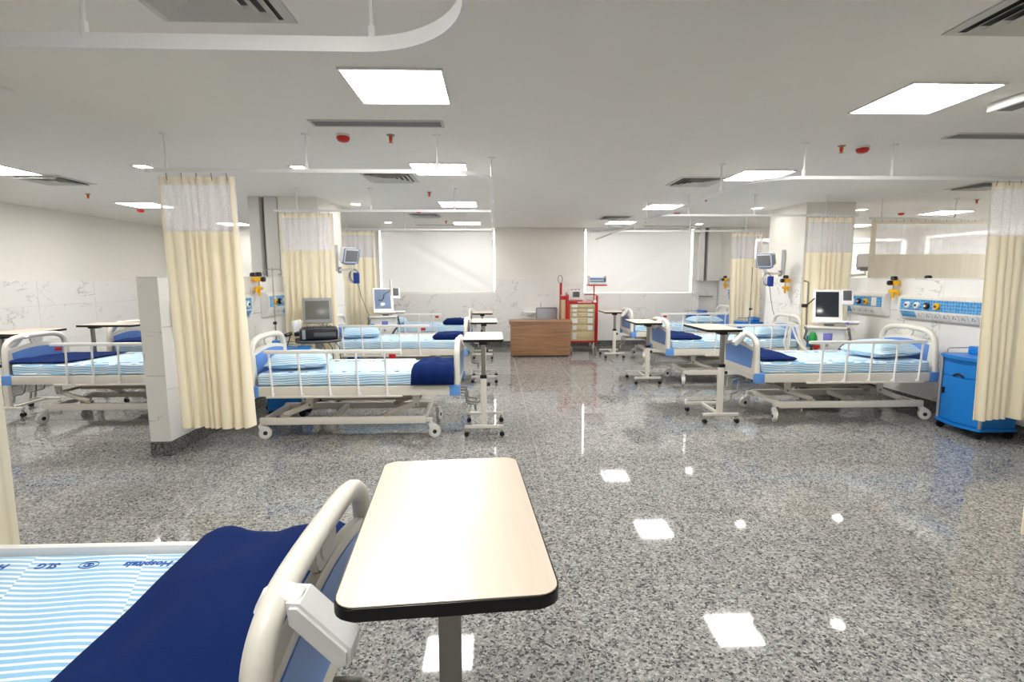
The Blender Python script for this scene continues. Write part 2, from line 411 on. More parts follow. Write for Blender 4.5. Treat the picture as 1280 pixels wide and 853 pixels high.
# windows: reveal frame, pane, roller blind
def window(n, axis, a0, a1, z0, z1, pos):
    out = 1
    fr = MB()
    def bx(a, b, c, d_):
        ca, cz = (a+b)/2, (c+d_)/2
        if axis == 'X': fr.box((ca, pos+.2, cz), (b-a, .05, d_-c))
        else: fr.box((pos+.2, ca, cz), (.05, b-a, d_-c))
    t = .035
    bx(a0, a1, z0, z0+t); bx(a0, a1, z1-t, z1); bx(a0, a0+.02, z0, z1); bx(a1-.02, a1, z0, z1)
    for k in range(1, 3): bx(a0+(a1-a0)*k/3-.02, a0+(a1-a0)*k/3+.02, z0, z1)
    f = struct(fr.build('window_%d' % n, 'white'))
    p = MB()
    if axis == 'X': p.box(((a0+a1)/2, pos+.2, (z0+z1)/2), (a1-a0-.04, .006, z1-z0-.06))
    else: p.box((pos+.2, (a0+a1)/2, (z0+z1)/2), (.006, a1-a0-.04, z1-z0-.06))
    p.build('pane', 'glass', f)
for i, (a, b, c, d) in enumerate(WIN_B): window(i+1, 'X', a, b, c, d, YB)
window(4, 'Y', *WIN_R[0], XR)
def blind(label, a0, a1, z0, z1, pos, axis='X', crease=None, depth=.05):
    t = thing('roller_blind', label, 'blind', ((a0+a1)/2, pos+depth, z0) if axis == 'X' else (pos+depth, (a0+a1)/2, z0), 0 if axis == 'X' else -PI/2, 'roller blinds at the windows')
    w, h = a1-a0, z1-z0
    def f(u, v):
        x, z = (u-.5)*w, v*h; y = .004*math.sin(x*3)
        if crease:
            for (x0, z0_, x1, z1_, amp, sg) in crease:
                dx, dz = x1-x0, z1_-z0_; q = ((x-x0)*dz-(z-z0_)*dx)/math.hypot(dx, dz)
                y += amp*math.exp(-(q/sg)**2)*math.sin(PI*min(1, max(0, u)))**.3
        return (x, y, z+.012)
    MB().grid(f, 70, 40).build('blind_fabric', 'blind', t)
    MB().box((0, 0, .008), (w, .022, .03), .006).build('bottom_bar', 'white', t)
    MB().cyl((-w/2, .0, h-.03), (w/2, .0, h-.03), .028, n=14).build('roller', 'white', t)
blind('white roller blind left of the desk, with one long diagonal crease', -2.705, -.005, 1.335, 2.84, YB, crease=[(-1.0, 1.35, 1.35, .03, .035, .09), (-1.2, 1.0, .9, .0, .012, .2)])
blind('white roller blind behind the tall red cart', 2.24, 4.82, 1.325, 2.84, YB, crease=[(-.9, 0, 1.1, 1.2, .014, .12), (-.3, 0, 1.3, .9, .014, .12)])
blind('white roller blind on the back wall beyond the right dwarf wall', 6.45, 10.1, 1.34, 2.56, YB)
blind('white roller blind on the far right side wall', 6.3, 12.33, 1.34, 2.59, XR, 'Y')

# dwarf partitions with columns
def partition(name, x0, x1, y0, y1, h, aisle):
    p = struct(B(name, 'grout', ((x0+x1)/2, (y0+y1)/2, h/2), (x1-x0-.026, y1-y0-.026, h-.02)))
    rows = [(.14, .64), (.64, 1.24), (1.24, h-.012)]
    dado(p, 'Y', x0+.013, -1, y0+.0, y1, rows, 1.22); dado(p, 'Y', x1-.013, 1, y0, y1, rows, 1.22)
    dado(p, 'X', y0+.013, -1, x0, x1, [(.14, .78), (.78, h-.012)], .3)
    n = 6
    for i in range(n):
        w = (y1-y0)/n
        MB().box(((x0+x1)/2, y0+w*(i+.5), h-.006), (x1-x0, w-.003, .012)).build('marble_cap', 'marble', p)
    MB().box(((x0+x1)/2, (y0+y1)/2, .069), (x1-x0+.004, y1-y0+.004, .138)).build('skirting', 'granite_dark', p)
    return p
PLX0, PLX1, PRX0, PRX1, PH = -3.30, -3.105, 5.5, 5.7, 1.69
partition('wall_low_left', PLX0, PLX1, 4.92, YB-.02, 1.715, 1)
partition('wall_low_right', PRX0, PRX1, 4.9, YB-.02, 1.672, -1)
def column(n, x0, x1, y0, y1):
    c = struct(B('trim_%d' % n, 'wallpaint', ((x0+x1)/2, (y0+y1)/2, ZC/2), (x1-x0, y1-y0, ZC)))
    rows = [(.14, .64), (.64, 1.24), (1.24, 1.69)]
    dado(c, 'Y', x0, -1, y0, y1, rows); dado(c, 'Y', x1, 1, y0, y1, rows)
    dado(c, 'X', y0, -1, x0, x1, rows); dado(c, 'X', y1, 1, x0, x1, rows)
    MB().box(((x0+x1)/2, (y0+y1)/2, .069), (x1-x0+.03, y1-y0+.03, .138)).build('skirting', 'granite_dark', c)
column(1, -3.14, -2.57, 7.83, 8.98)
column(2, 4.98, 5.78, 8.27, 9.36)
def trunking(n, x0, x1, x2, x3, y, z0):
    t = struct(B('trim_%d' % n, 'offwhite', ((x0+x1)/2, y, (ZC+z0)/2), (x1-x0, .16, ZC-z0), bev=.01))
    B('duct_box', 'offwhite', ((x2+x3)/2, y, (ZC+z0)/2), (x3-x2, .16, ZC-z0), t, .01)
    MB().cyl(((x1+x2)/2, y+.03, z0), ((x1+x2)/2, y+.03, ZC), .03).build('pipe', 'steel', t)
trunking(3, -3.58, -3.42, -3.35, -3.16, 7.93, .5)
trunking(4, 4.95, 5.07, 5.16, 5.48, YB-.1, 1.6)
# sill block and ledge beside the right window
struct(B('trim_5', 'marble', (4.93, YB-.06, .66), (.13, .1, 1.3), bev=.004))
struct(B('trim_6', 'steel', (5.2, YB-.05, 1.22), (.3, .08, .02), bev=.004))

# ------------------------------------------------------------------ ceiling fittings
soft = {}
def light_panel(label, x, y, proto=[None]):
    if proto[0] is None:
        t = thing('ceiling_light', label, 'light', (x, y, ZC), 0, 'square ceiling light panels')
        m = MB(); 
        for sx, sy, w, d in ((0, .2925, .6, .015), (0, -.2925, .6, .015), (.2925, 0, .015, .57), (-.2925, 0, .015, .57)): m.box((sx, sy, -.006), (w, d, .012), .002, seg=1)
        m.build('light_frame', 'offwhite', t)
        MB().box((0, 0, -.003), (.57, .57, .004)).build('diffuser', 'panel', t)
        proto[0] = t
    else:
        c = dup(proto[0], label, (x, y, ZC))
        if y > 11 or y < 2:              # the rows by the windows and behind the camera are dimmed
            for ch in c.children:
                if ch.name.startswith('diffuser'):
                    k = 'panel_far' if y > 11 else 'panel_soft'
                    if k not in soft: soft[k] = ch.data.copy(); soft[k].materials[0] = MT[k]
                    ch.data = soft[k]
for a in [
 ('square ceiling light panel nearest the camera, left of the aisle', -.58, 3.40), ('square ceiling light panel crossed by the near left curtain track', -.58, 5.85),
 ('third square ceiling light panel of the left row', -.57, 8.57), ('farthest square ceiling light panel of the left row, before the left blind', -.58, 11.57),
 ('large square ceiling light panel at upper right', 2.85, 3.52), ('square ceiling light panel beside the bend of the right curtain track', 3.08, 6.13),
 ('third square ceiling light panel of the right row', 2.87, 8.85), ('farthest square ceiling light panel of the right row, before the right blind', 2.755, 11.4),
 ('ceiling light panel cut by the left edge of the photo', -5.41, 5.97), ('ceiling light panel half behind the netting of the big cream curtain', -5.62, 8.77), ('ceiling light panel far left, seen through the netting of the big cream curtain', -5.68, 11.8),
 ('ceiling light panel above the flat curtain beyond the right dwarf wall', 8.37, 9.54), ('ceiling light panel far beyond the right column', 8.4, 12.0),
  ('ceiling light panel over the near left bed', -.58, .8), ('ceiling light panel over the near right bay', 2.85, .8), ('ceiling light panel behind the camera, left', -.58, -2.0), ('ceiling light panel behind the camera, right', 2.85, -2.0), ('ceiling light panel near the left side wall', -5.41, 3.0), ('ceiling light panel over the right outer bay', 8.37, 6.4)]:
    light_panel(*a)
def downlight(label, x, y, proto=[None]):
    if proto[0] is None:
        t = thing('downlight', label, 'light', (x, y, ZC), 0, 'small recessed downlights')
        m = MB()
        for sx, sy, w, d in ((0, .075, .17, .02), (0, -.075, .17, .02), (.075, 0, .02, .13), (-.075, 0, .02, .13)): m.box((sx, sy, -.004), (w, d, .008))
        m.build('light_frame', 'offwhite', t); MB().box((0, 0, -.003), (.13, .13, .003)).build('diffuser', 'down', t)
        proto[0] = t
    else: dup(proto[0], label, (x, y, ZC))
for a in [('small downlight left of the big cream curtain', -3.7, 5.79), ('small downlight beside the second rod of the near left track', -2.08, 5.79), ('small downlight above the left column curtain', -2.21, 8.6),
 ('small downlight farthest left, above the end of the left blind', -2.26, 11.4), ('small downlight just right of the big cream curtain', -3.78, 8.53), ('small downlight under the near right curtain track', 4.51, 6.18), ('small downlight beyond the right column', 6.5, 9.15),
 ('small downlight left of the right column', 4.54, 8.97), ('small downlight farthest right, above the right blind end', 4.59, 11.66), ('tiny downlight at the bend of the right curtain track', 3.37, 6.36)]:
    downlight(*a)
def diffuser(label, x, y, s=.6):
    t = thing('ceiling_vent', label, 'vent', (x, y, ZC), 0, 'square ceiling air vents')
    B('vent_back', 'dark', (0, 0, -.002), (s-.04, s-.04, .003), t)
    for k in range(5):
        a = s/2-.055*k; w = .044 if k == 0 else .043; dz = .0 if k == 0 else .012
        m = MB()
        for i in range(4):
            R_ = Matrix.Rotation(i*PI/2, 3, 'Z')
            P = [(-a, -a, -.016-dz), (a, -a, -.016-dz), (a-w, -a+w, -.005), (-a+w, -a+w, -.005)]
            if k == 0: P = [(-a, -a, -.006), (a, -a, -.006), (a-w, -a+w, -.012), (-a+w, -a+w, -.012)]
            lo = [m.bm.verts.new(R_ @ Vector(p)) for p in P]; hi = [m.bm.verts.new(R_ @ (Vector(p)+Vector((0, 0, .003)))) for p in P]
            m.bm.faces.new(lo); m.bm.faces.new(hi[::-1])
            for q in range(4): m.bm.faces.new((lo[q], lo[(q+1) % 4], hi[(q+1) % 4], hi[q]))
        m.build('vent_frame' if k == 0 else 'louvre', 'vent', t)
    B('vent_centre', 'vent', (0, 0, -.012), (.1, .1, .01), t, .003)
for a in [('large square air vent cut by the top edge, above the near left track', -1.2, 2.29), ('square air vent beside the light panel crossed by the left track', -1.22, 6.34), ('small far square air vent before the left blind', -1.3, 10.1),
 ('square air vent cut by the top right corner', 2.49, 2.32), ('square air vent beside the light panel at the right track bend', 2.51, 6.52), ('far square air vent before the right blind', 2.4, 10.45), ('square air vent at the left side below the cut light panel', -5.28, 6.58), ('square air vent above the right dwarf wall, left of the right curtain', 6.42, 6.75)]:
    diffuser(*a)
def slot(label, x0, x1, y, w=.17):
    t = thing('slot_vent', label, 'vent', ((x0+x1)/2, y, ZC), 0, 'slot vents in the ceiling')
    l = x1-x0
    m = MB(); m.box((0, w/2-.01, -.004), (l, .02, .008)); m.box((0, -w/2+.01, -.004), (l, .02, .008)); m.box((l/2-.01, 0, -.004), (.02, w-.04, .008)); m.box((-l/2+.01, 0, -.004), (.02, w-.04, .008))
    m.build('vent_frame', 'vent', t)
    B('vent_back', 'slot', (0, 0, -.0015), (l-.03, w-.03, .002), t)
    for k in range(4): MB().box((0, -w/2+.04+k*(w-.08)/3, -.006), (l-.04, .012, .006)).build('louvre', 'slot', t)
slot('long grey slot vent behind the nearest left light panel', -1.39, -.38, 4.17); slot('long grey slot vent at the right edge, behind the nearest right light panel', 3.83, 4.95, 4.4)
slot('far slot vent just before the left blind', -1.75, -.4, 11.95, .12); slot('far slot vent just before the right blind', 3.5, 4.75, 12.15, .12)
def detector(label, x, y):
    t = thing('smoke_detector', label, 'detector', (x, y, ZC), 0, 'red smoke detectors')
    MB().lathe([(.0, 0), (.058, 0), (.056, -.018), (.0, -.018)]).build('detector_base', 'offwhite', t)
    MB().lathe([(.05, -.016), (.056, -.03), (.045, -.05), (.03, -.058), (.0, -.06)]).build('detector_head', 'redsens', t)
for a in [('red smoke detector in front of the near left curtain track', -1.24, 4.5), ('red smoke detector above the near right curtain track', 3.36, 4.78), ('small red smoke detector far down the left row', -1.31, 9.3), ('red smoke detector far down the right row', 3.36, 9.6), ('red smoke detector left of the big cream curtain', -6.02, 9.25), ('red smoke detector above the flat curtain beyond the right dwarf wall', 7.5, 9.5)]: detector(*a)
def sprinkler(label, x, y):
    t = thing('sprinkler', label, 'sprinkler', (x, y, ZC), 0, 'orange fire sprinklers')
    MB().lathe([(.0, 0), (.034, 0), (.03, -.008), (.0, -.008)]).build('rosette', 'steel', t)
    MB().lathe([(.014, -.006), (.016, -.03), (.01, -.055), (.0, -.06)], n=10).build('bulb', 'orange', t)
    MB().lathe([(.0, -.06), (.02, -.061), (.02, -.064), (.0, -.064)], n=10).build('deflector', 'orange', t)
for a in [('orange sprinkler beside the red detector of the near left row', -.85, 4.5), ('orange sprinkler beside the red detector above the right track', 3.15, 4.76), ('orange sprinkler before the third left light panel', -.89, 7.4), ('orange sprinkler beside the right aisle track', 3.16, 7.8), ('orange sprinkler farthest right, before the right blind', 3.13, 10.8), ('orange sprinkler high at left above the side wall', -5.68, 7.65), ('orange sprinkler above the flat curtain on the right', 7.46, 7.95), ('tiny dark sprinkler farthest left', -1.0, 11.1)]: sprinkler(*a)
t = thing('ceiling_unit', 'white plastic ceiling unit with dark recess at the right edge', 'ceiling unit', (3.62, 3.5, ZC))
MB().prism(rrect(.46, .3, .06), -.055, 0, 'Z', .012).build('housing', 'white', t); B('recess', 'dgrey', (-.14, -.02, -.046), (.12, .2, .022), t, .004); B('lip', 'white', (-.215, -.02, -.05), (.035, .26, .02), t, .006)
t = thing('ceiling_speaker', 'round white ceiling cover at the upper left edge', 'ceiling cover', (-3.1, 3.5, ZC))
MB().lathe([(.0, 0), (.1, 0), (.095, -.012), (.08, -.014), (.0, -.012)], n=24).build('cover', 'offwhite', t); MB().lathe([(.045, -.012), (.05, -.018), (.0, -.02)], n=20).build('centre_cap', 'offwhite', t)

# ------------------------------------------------------------------ curtain tracks and curtains
TZ = 2.58
def track(label, pts, rods, rail=(.022, .03)):
    t = thing('curtain_track', label, 'curtain track', (pts[0][0], pts[0][1], 0), 0, 'curtain tracks hung from the ceiling')
    o = Vector((pts[0][0], pts[0][1], 0))
    m = MB(); P = [Vector((p[0], p[1], TZ))-o for p in pts]; n = len(P); rings = []
    for i, p in enumerate(P):
        a = P[max(0, i-1)]; b = P[min(n-1, i+1)]; d = (b-a).normalized(); w = Vector((-d.y, d.x, 0))*rail[0]/2
        rings.append([m.bm.verts.new(p+w+Vector((0, 0, rail[1]/2))), m.bm.verts.new(p-w+Vector((0, 0, rail[1]/2))), m.bm.verts.new(p-w-Vector((0, 0, rail[1]/2))), m.bm.verts.new(p+w-Vector((0, 0, rail[1]/2)))])
    for A, C in zip(rings, rings[1:]):
        for j in range(4): m.bm.faces.new((A[j], A[(j+1) % 4], C[(j+1) % 4], C[j]))
    m.bm.faces.new(rings[0]); m.bm.faces.new(rings[-1][::-1]); m.build('rail', 'white', t, ang=50)
    for x, y in rods:
        p = Vector((x, y, 0))-o
        r = MB().cyl(p+Vector((0, 0, TZ+.01)), p+Vector((0, 0, ZC-.004)), .008, n=8).build('rod', 'white', t)
        MB().lathe([(.0, ZC), (.035, ZC), (.03, ZC-.01), (.0, ZC-.01)], p, n=12).build('rosette', 'white', r)
        MB().cyl(p+Vector((0, 0, TZ+.012)), p+Vector((0, 0, TZ+.07)), .014, n=8).build('clamp', 'white', r)
    return t
def arc(cx, cy, r, a0, a1, n=12): return [(cx+r*math.cos(math.radians(a0+(a1-a0)*k/n)), cy+r*math.sin(math.radians(a0+(a1-a0)*k/n))) for k in range(n+1)]
track('near left curtain track bending at the top edge of the photo', [(-3.2, 2.1), (-.5, 2.12)]+arc(-.5, 1.7, .42, 90, 0)+[(-.08, -1.5)], [(-1.52, 2.11), (-.46, 2.12), (-.08, .6), (-.08, -.8)], (.024, .055))
track('left curtain track bent along the aisle above the first left bed', [(-2.86, 4.5), (-.42, 4.5)]+arc(-.42, 4.9, .4, 90-180, 0)+[(-.02, 12.3)], [(-2.69, 4.5), (-1.55, 4.5), (-.47, 4.5), (-.02, 5.3), (-.02, 8.2), (-.02, 11.0)])
track('short curtain track over the second left bed', [(-2.9, 7.1), (-.035, 7.1)], [(-2.6, 7.1), (-1.63, 7.1), (-.52, 7.1)])
track('short curtain track over the third left bed', [(-3.1, 9.83), (-.035, 9.83)], [(-2.72, 9.83), (-1.65, 9.83), (-.53, 9.83)])
track('right curtain track bent along the aisle above the first right bed', [(5.45, 4.7), (2.8, 4.7)]+arc(2.8, 5.1, .4, -90, -180)+[(2.4, 12.3)], [(5.1, 4.7), (3.59, 4.7), (2.78, 4.7), (2.4, 5.55), (2.4, 8.25), (2.4, 10.9)])
track('short curtain track over the second right bed', [(2.42, 7.53), (5.3, 7.53)], [(2.8, 7.53), (3.76, 7.53), (4.82, 7.53)])
track('short curtain track over the third right bed', [(2.42, 10.1), (5.4, 10.1)], [(2.72, 10.1), (3.8, 10.1), (4.9, 10.1)])
track('dark topped curtain track beyond the right dwarf wall', [(5.72, 7.9), (8.6, 7.9)], [(5.93, 7.9), (7.09, 7.9), (8.3, 7.9)])
track('near right curtain track outside the frame corner', [(2.4, -1.5), (2.4, 1.7)]+arc(2.8, 1.7, .4, 180, 90)+[(4.9, 2.1)], [(2.4, .2), (3.4, 2.1)], (.024, .055))
MB().tube([(-.02, 12.3, TZ), (-.02, 12.36, TZ-.08), (-.02, 12.5, TZ-.1), (.02, YB, TZ-.12)], .008).build('track_bracket', 'steel', bpy.data.objects['curtain_track.001'], (2.86, -4.5, 0))

def curtain(label, x0, x1, y, ztop, zmesh, zbot, folds=7, amp=.05, seed=1, xb=None, mats=('curtain', 'net', 'tape'), lean=0., flat=False, group='bay curtains'):
    """curtain along x at depth y; xb = x-range of the bottom hem"""
    t = thing('curtain', label, 'curtain', ((x0+x1)/2, y, zbot), 0, group)
    xb = xb or (x0, x1); rnd = random.Random(seed); cx = (x0+x1)/2
    ph = [rnd.uniform(0, 6.28) for _ in range(6)]
    def P(u, z):
        k = (ztop-z)/(ztop-zbot)
        w = u + .035*math.sin(2*PI*u*1.7+ph[0]) + .02*math.sin(2*PI*u*3.1+ph[1])*k
        a = x0+(xb[0]-x0)*k; b = x1+(xb[1]-x1)*k
        x = a+(b-a)*u-cx + .012*k*math.sin(folds*2*PI*w+ph[2]+1.5)
        A = amp*(.32+.68*k)*(.75+.25*math.sin(5*u+ph[3]))
        s = math.sin(folds*2*PI*w+ph[2]+.5*k*math.sin(3*u+ph[4]))
        yy = A*math.copysign(abs(s)**.7, s) + .02*k*math.sin(7*u+ph[5]) + lean*k
        if flat: yy = amp*math.copysign(abs(s)**3, s)*(.3+.7*k)
        return Vector((x, yy, z-zbot))
    nu = folds*14
    def strip(z0, z1, nv, name, mat, off=0, par=None, uu=(0, 1)):
        def f(u, v):
            z = z0+(z1-z0)*v; p = P(uu[0]+(uu[1]-uu[0])*u, z); p.y += off
            if name == 'curtain_cloth' and z1 > z0: p.z += .008*math.sin(9*u+ph[1])*(1-v)
            return p
        return MB().grid(f, max(4, int(nu*(uu[1]-uu[0]))), nv).build(name, mat, par or t, ang=180)
    c = strip(zbot, zmesh, 14, 'curtain_cloth', mats[0])
    strip(zbot, zbot+.03, 1, 'hem', mats[0], -.0025, c)
    strip(zmesh-.005, ztop-.05, 8, 'net_panel', mats[1]); strip(ztop-.06, ztop, 2, 'heading_tape', mats[2], -.002)
    strip(zmesh-.02, ztop-.02, 6, 'side_tape', mats[2], -.003, None, (.0, .035)); strip(zmesh-.02, ztop-.02, 6, 'side_tape', mats[2], -.003, None, (.955, .99))
    nh = max(4, int((x1-x0)/.11))
    for i in range(nh):
        p = P((i+.5)/nh, ztop-.02)
        MB().tube([(p.x, p.y, ztop-zbot-.03), (p.x, p.y*.3, ztop-zbot+.005), (p.x, 0, TZ-.019-zbot)], .004, 6).build('hook', 'steel', t)
    return t
curtain('big cream bay curtain gathered at the end of the left dwarf wall', -2.76, -2.15, 4.5, 2.53, 2.085, .40, 8, .055, 3, (-2.72, -2.13))
curtain('cream bay curtain gathered before the left column', -2.82, -2.13, 7.1, 2.545, 2.06, .40, 7, .055, 5)
curtain('cream bay curtain farthest down the left row', -2.88, -2.2, 9.83, 2.54, 2.07, .4, 6, .05, 8)
curtain('cream bay curtain at the right edge over the blue locker', 4.53, 5.2, 4.7, 2.545, 2.07, .33, 7, .055, 11, (4.56, 5.2))
curtain('cream bay curtain gathered before the right column', 4.55, 5.27, 7.53, 2.545, 2.05, .4, 8, .05, 14)
curtain('cream bay curtain farthest down the right row', 4.62, 5.26, 10.1, 2.54, 2.05, .4, 6, .05, 17)
curtain('wide flat cream curtain hanging beyond the right dwarf wall', 5.78, 8.5, 7.9, 2.56, 2.04, .4, 9, .02, 21, None, ('greycurtain', 'net', 'tape'), 0, True)
curtain('pale curtain edge at the left side of the photo by the near bed', -3.2, -1.95, 2.1, 2.53, 2.08, .45, 7, .04, 23)
curtain('pale curtain tip at the right edge of the photo above the floor', 2.315, 3.2, 2.1, 2.53, 2.08, .56, 6, .03, 26)

# ------------------------------------------------------------------ hospital bed
BL, BW = 1.08, .47            # half length (foot at +x), half width
def end_board(root, sx, top):
    """head (sx=-1) or foot (sx=+1) board standing on the corner blocks"""
    name = 'footboard' if sx > 0 else 'headboard'
    x = sx*(BL-.03)
    pts = []
    hy = BW-.035
    pts += [(x, -hy, .58), (x, -hy+.005, .74)]
    for k in range(0, 13):
        a = PI*(1-k/12); c = math.cos(a); s_ = math.sin(a)
        pts.append((x, (hy-.012)*math.copysign(abs(c)**.52, c), .80+(top-.80-.03)*abs(s_)**.58))
    pts += [(x, hy-.005, .74), (x, hy, .58)]
    dense = []
    for p, q in zip(pts, pts[1:]):
        dense += [Vector(p).lerp(Vector(q), k/3) for k in range(3)]
    dense.append(Vector(pts[-1]))
    for _ in range(3): dense = [dense[0]]+[(dense[i-1]+dense[i]*2+dense[i+1])/4 for i in range(1, len(dense)-1)]+[dense[-1]]
    b = MB().tube(dense, .032, 10, flat=1.0).build(name, 'plastic', root)
    # lower board with an arched top edge
    bt = top-.175; e = hy-.012
    poly = [(-hy, .56), (hy, .56), (e, bt-.03)] + [(e*(1-2*k/12), bt-.03+.075*math.sin(PI*k/12)**.8) for k in range(1, 12)] + [(-e, bt-.03)]
    MB().prism([(p[0], p[1]) for p in poly], x-.016, x+.016, 'X', .008).build('board', 'plastic', b)
    bl = [(-.33, .635), (.33, .635), (.355, bt-.035)] + [(.355*(1-2*k/8), bt-.035+.04*math.sin(PI*k/8)) for k in range(1, 8)] + [(-.355, bt-.035)]
    MB().prism(bl, x-.02, x+.02, 'X', .003).build('blue_panel', 'bedblue', b)
    oz = (bt+.045+top-.03)/2
    oval = [(.09*math.cos(2*PI*k/20), oz+.072*math.sin(2*PI*k/20)) for k in range(20)]
    MB().prism(oval, x-.013, x+.013, 'X', .006).build('oval_grip', 'plastic', b)
    MB().prism([(.6*a, oz+.6*(c-oz)) for a, c in oval], x-.017, x+.017, 'X', .003).build('grip_inset', 'beige', b)
    return b
def castor(root, x, y, ang, name='castor'):
    c, s_ = math.cos(ang), math.sin(ang)
    R_ = Matrix.Rotation(ang, 3, 'Z'); T = lambda p: R_ @ Vector(p)+Vector((x, y, 0))
    m = MB()
    m.tube([T((.0, 0, .165)), T((.0, 0, .13))], .022, 10)
    for sy in (-.022, .022):
        poly = [(-.03, .148), (.035, .148), (.075, .12), (.085, .085), (.045, .098), (-.02, .11)]
        A = [m.bm.verts.new(T((px, sy-.004, pz))) for px, pz in poly]; C = [m.bm.verts.new(T((px, sy+.004, pz))) for px, pz in poly]
        m.bm.faces.new(A); m.bm.faces.new(C[::-1])
        for i in range(6): m.bm.faces.new((A[i], A[(i+1) % 6], C[(i+1) % 6], C[i]))
    m.box(T((.0, 0, .142)), (.05, .05, .012), .003, R_)
    k = m.build(name, 'white', root)
    a = T((.035, 0, .066)); ax = R_ @ Vector((0, 1, 0))
    MB().tube([a-ax*.016, a+ax*.016], .066, 20).build('wheel', 'beige', k)
    w = MB()
    w.tube([a-ax*.021, a+ax*.021], .052, 18); w.build('wheel_cover', 'white', k)
    MB().tube([a-ax*.026, a+ax*.026], .022, 14).build('hub', 'rubber', k)
def side_rail(root, sy, down=False):
    y = sy*(BW+.018); dz = -.25 if down else 0
    x0, x1 = -.89, .49
    r = MB()
    r.box(((x0+x1)/2, y, .488), (x1-x0, .022, .022), .006)
    for k in range(5): r.cyl((-.82+.29*k, y-.02*sy, .50), (-.82+.29*k, y+.008*sy, .50), .022, n=10)
    r = r.build('side_rail', 'beige', root)
    MB().box(((x0+x1)/2, y, .955+dz), (x1-x0, .035, .038), .014).build('top_bar', 'white', r)
    for k in range(5):
        xb = -.82+.29*k; xt = xb-.02 if not down else xb+.24
        if down:
            MB().tube([(xb, y, .50), (xt-.04, y, .69)], .011, 8).build('rail_post', 'white', r)
        else:
            MB().tube([(xb, y, .495), (xb-.004, y, .54), (xt, y, .90), (xt-.002, y, .95)], [.017, .011, .011, .017], 8).build('rail_post', 'white', r)
    if not down: MB().box((.40, y, .905), (.07, .02, .04), .006).build('latch', 'red', r)
def mattress_h(x, y): return .003*math.sin(5*x+1)+.003*math.sin(7*y+2*x)
MZ = .722
def top_z(y): return 1.045 if abs(y) < .2 else 1.02
def make_bed(label, down=(False, True), cy=-.1):
    t = thing('hospital_bed', label, 'bed', (0, 0, 0), 0, 'adjustable hospital beds')
    f = MB()
    for sy in (-1, 1): f.box((0, sy*(BW-.02), .54), (2*BL-.16, .04, .1), .006)
    for x in (-BL+.07, BL-.07): f.box((x, 0, .54), (.05, 2*BW-.08, .09), .005)
    for x in (-.5, 0, .5): f.box((x, 0, .53), (.04, 2*BW-.08, .04))
    f.build('bed_frame', 'beige', t)
    MB().box((0, 0, .585), (2*BL-.18, 2*BW-.1, .01), .003).build('platform', 'offwhite', t)
    b = MB()
    for sy in (-1, 1): b.box((-.165, sy*.33, .195), (1.74, .05, .075), .008)
    for x in (-1.0, -.3, .68): b.box((x, 0, .195), (.05, .62, .05), .006)
    b.build('base_frame', 'beige', t)
    for x, y, a in ((-1.03, -.33, .4), (-1.03, .33, 2.8), (.76, -.33, .1), (.76, .33, 1.3)): castor(t, x, y, a)
    for sy in (-1, 1): MB().box((.735, sy*.33, .195), (.07, .05, .04), .006).build('castor_arm', 'beige', t)
    for sy in (-1, 1):
        for xb, xl, s_ in ((-.52, -.80, -1), (.60, .28, -1)):
            br = MB().prism([(xb-.045, .50), (xb+.045, .50), (xb+.028, .34), (xb-.028, .34)], sy*.30-.014, sy*.30+.014, 'Y', .004).build('pivot_bracket', 'beige', t)
            MB().tube([(xb, sy*.275, .36), (xl, sy*.275, .245)], .03, 8, flat=.5, upv=(0, 1, 0)).build('lift_arm', 'beige', br)
            MB().cyl((xb, sy*.318, .36), (xb, sy*.26, .36), .014, n=10).build('pivot_bolt', 'steel', br)
            MB().box((xl, sy*.275, .232), (.06, .05, .04), .006).build('pivot_block', 'cream_dark', br)
    MB().box((.04, 0, .365), (1.06, .05, .055), .006).build('tie_bar', 'cream_dark', t)
    m = MB()
    for x, y in ((-.52, -.3), (.6, -.3)): m.cyl((x, -.28, .36), (x, .28, .36), .016)
    m.tube([(-.4, .1, .43), (.9, .1, .43)], .018, 8); m.tube([(.1, -.1, .43), (.9, -.1, .43)], .018, 8)
    m.build('drive_rods', 'cream_dark', t)
    for x, y in ((1, 1), (1, -1), (-1, 1), (-1, -1)):
        MB().box((x*(BL-.055), y*(BW-.025), .54), (.11, .065, .115), .012).build('corner_block', 'blockblue', t)
    end_board(t, -1, 1.11); fb = end_board(t, 1, 1.05)
    # clip hanging on the foot board
    x = BL-.03
    k = MB()
    tz = top_z(cy)
    k.tube([(x-.036, cy, tz-.045), (x-.02, cy, tz-.01), (x+.015, cy, tz-.003), (x+.05, cy, tz-.02)], .016, 8, flat=1.8, upv=(0, 1, 0))
    poly = [(x+.03, tz-.01), (x+.06, tz-.012), (x+.165, tz-.12), (x+.162, tz-.155), (x+.135, tz-.165), (x+.035, tz-.06)]
    k.prism([(a, c) for a, c in poly], cy-.045, cy+.045, 'Y', .008)
    k.build('hook_clip', 'white', fb)
    for y, b_ in ((-.14, .05), (.0, -.03), (.14, .06)):
        c = MB().tube([(BL-.12, y, .44), (BL+.02, y, .44), (BL+.035, y, .43), (BL+.05, y+b_*.3, .33), (BL+.06, y+b_*.4, .315), (BL+.15, y+b_, .30)], .009, 8).build('crank', 'steel', t)
        MB().cyl((BL+.13, y+b_*.9, .302), (BL+.145, y+b_*.95, .22), .012, n=8).build('crank_handle', 'chrome', c)
    side_rail(t, -1, down[0]); side_rail(t, 1, down[1])
    # mattress with its sheet
    mw, ml = BW-.035, BL-.085
    m = MB().box((0, 0, .656), (2*ml, 2*mw, .13), .035, seg=3)
    for v in m.bm.verts: pass
    ma = m.build('mattress', 'sheet', t, ang=60)
    side = MB()
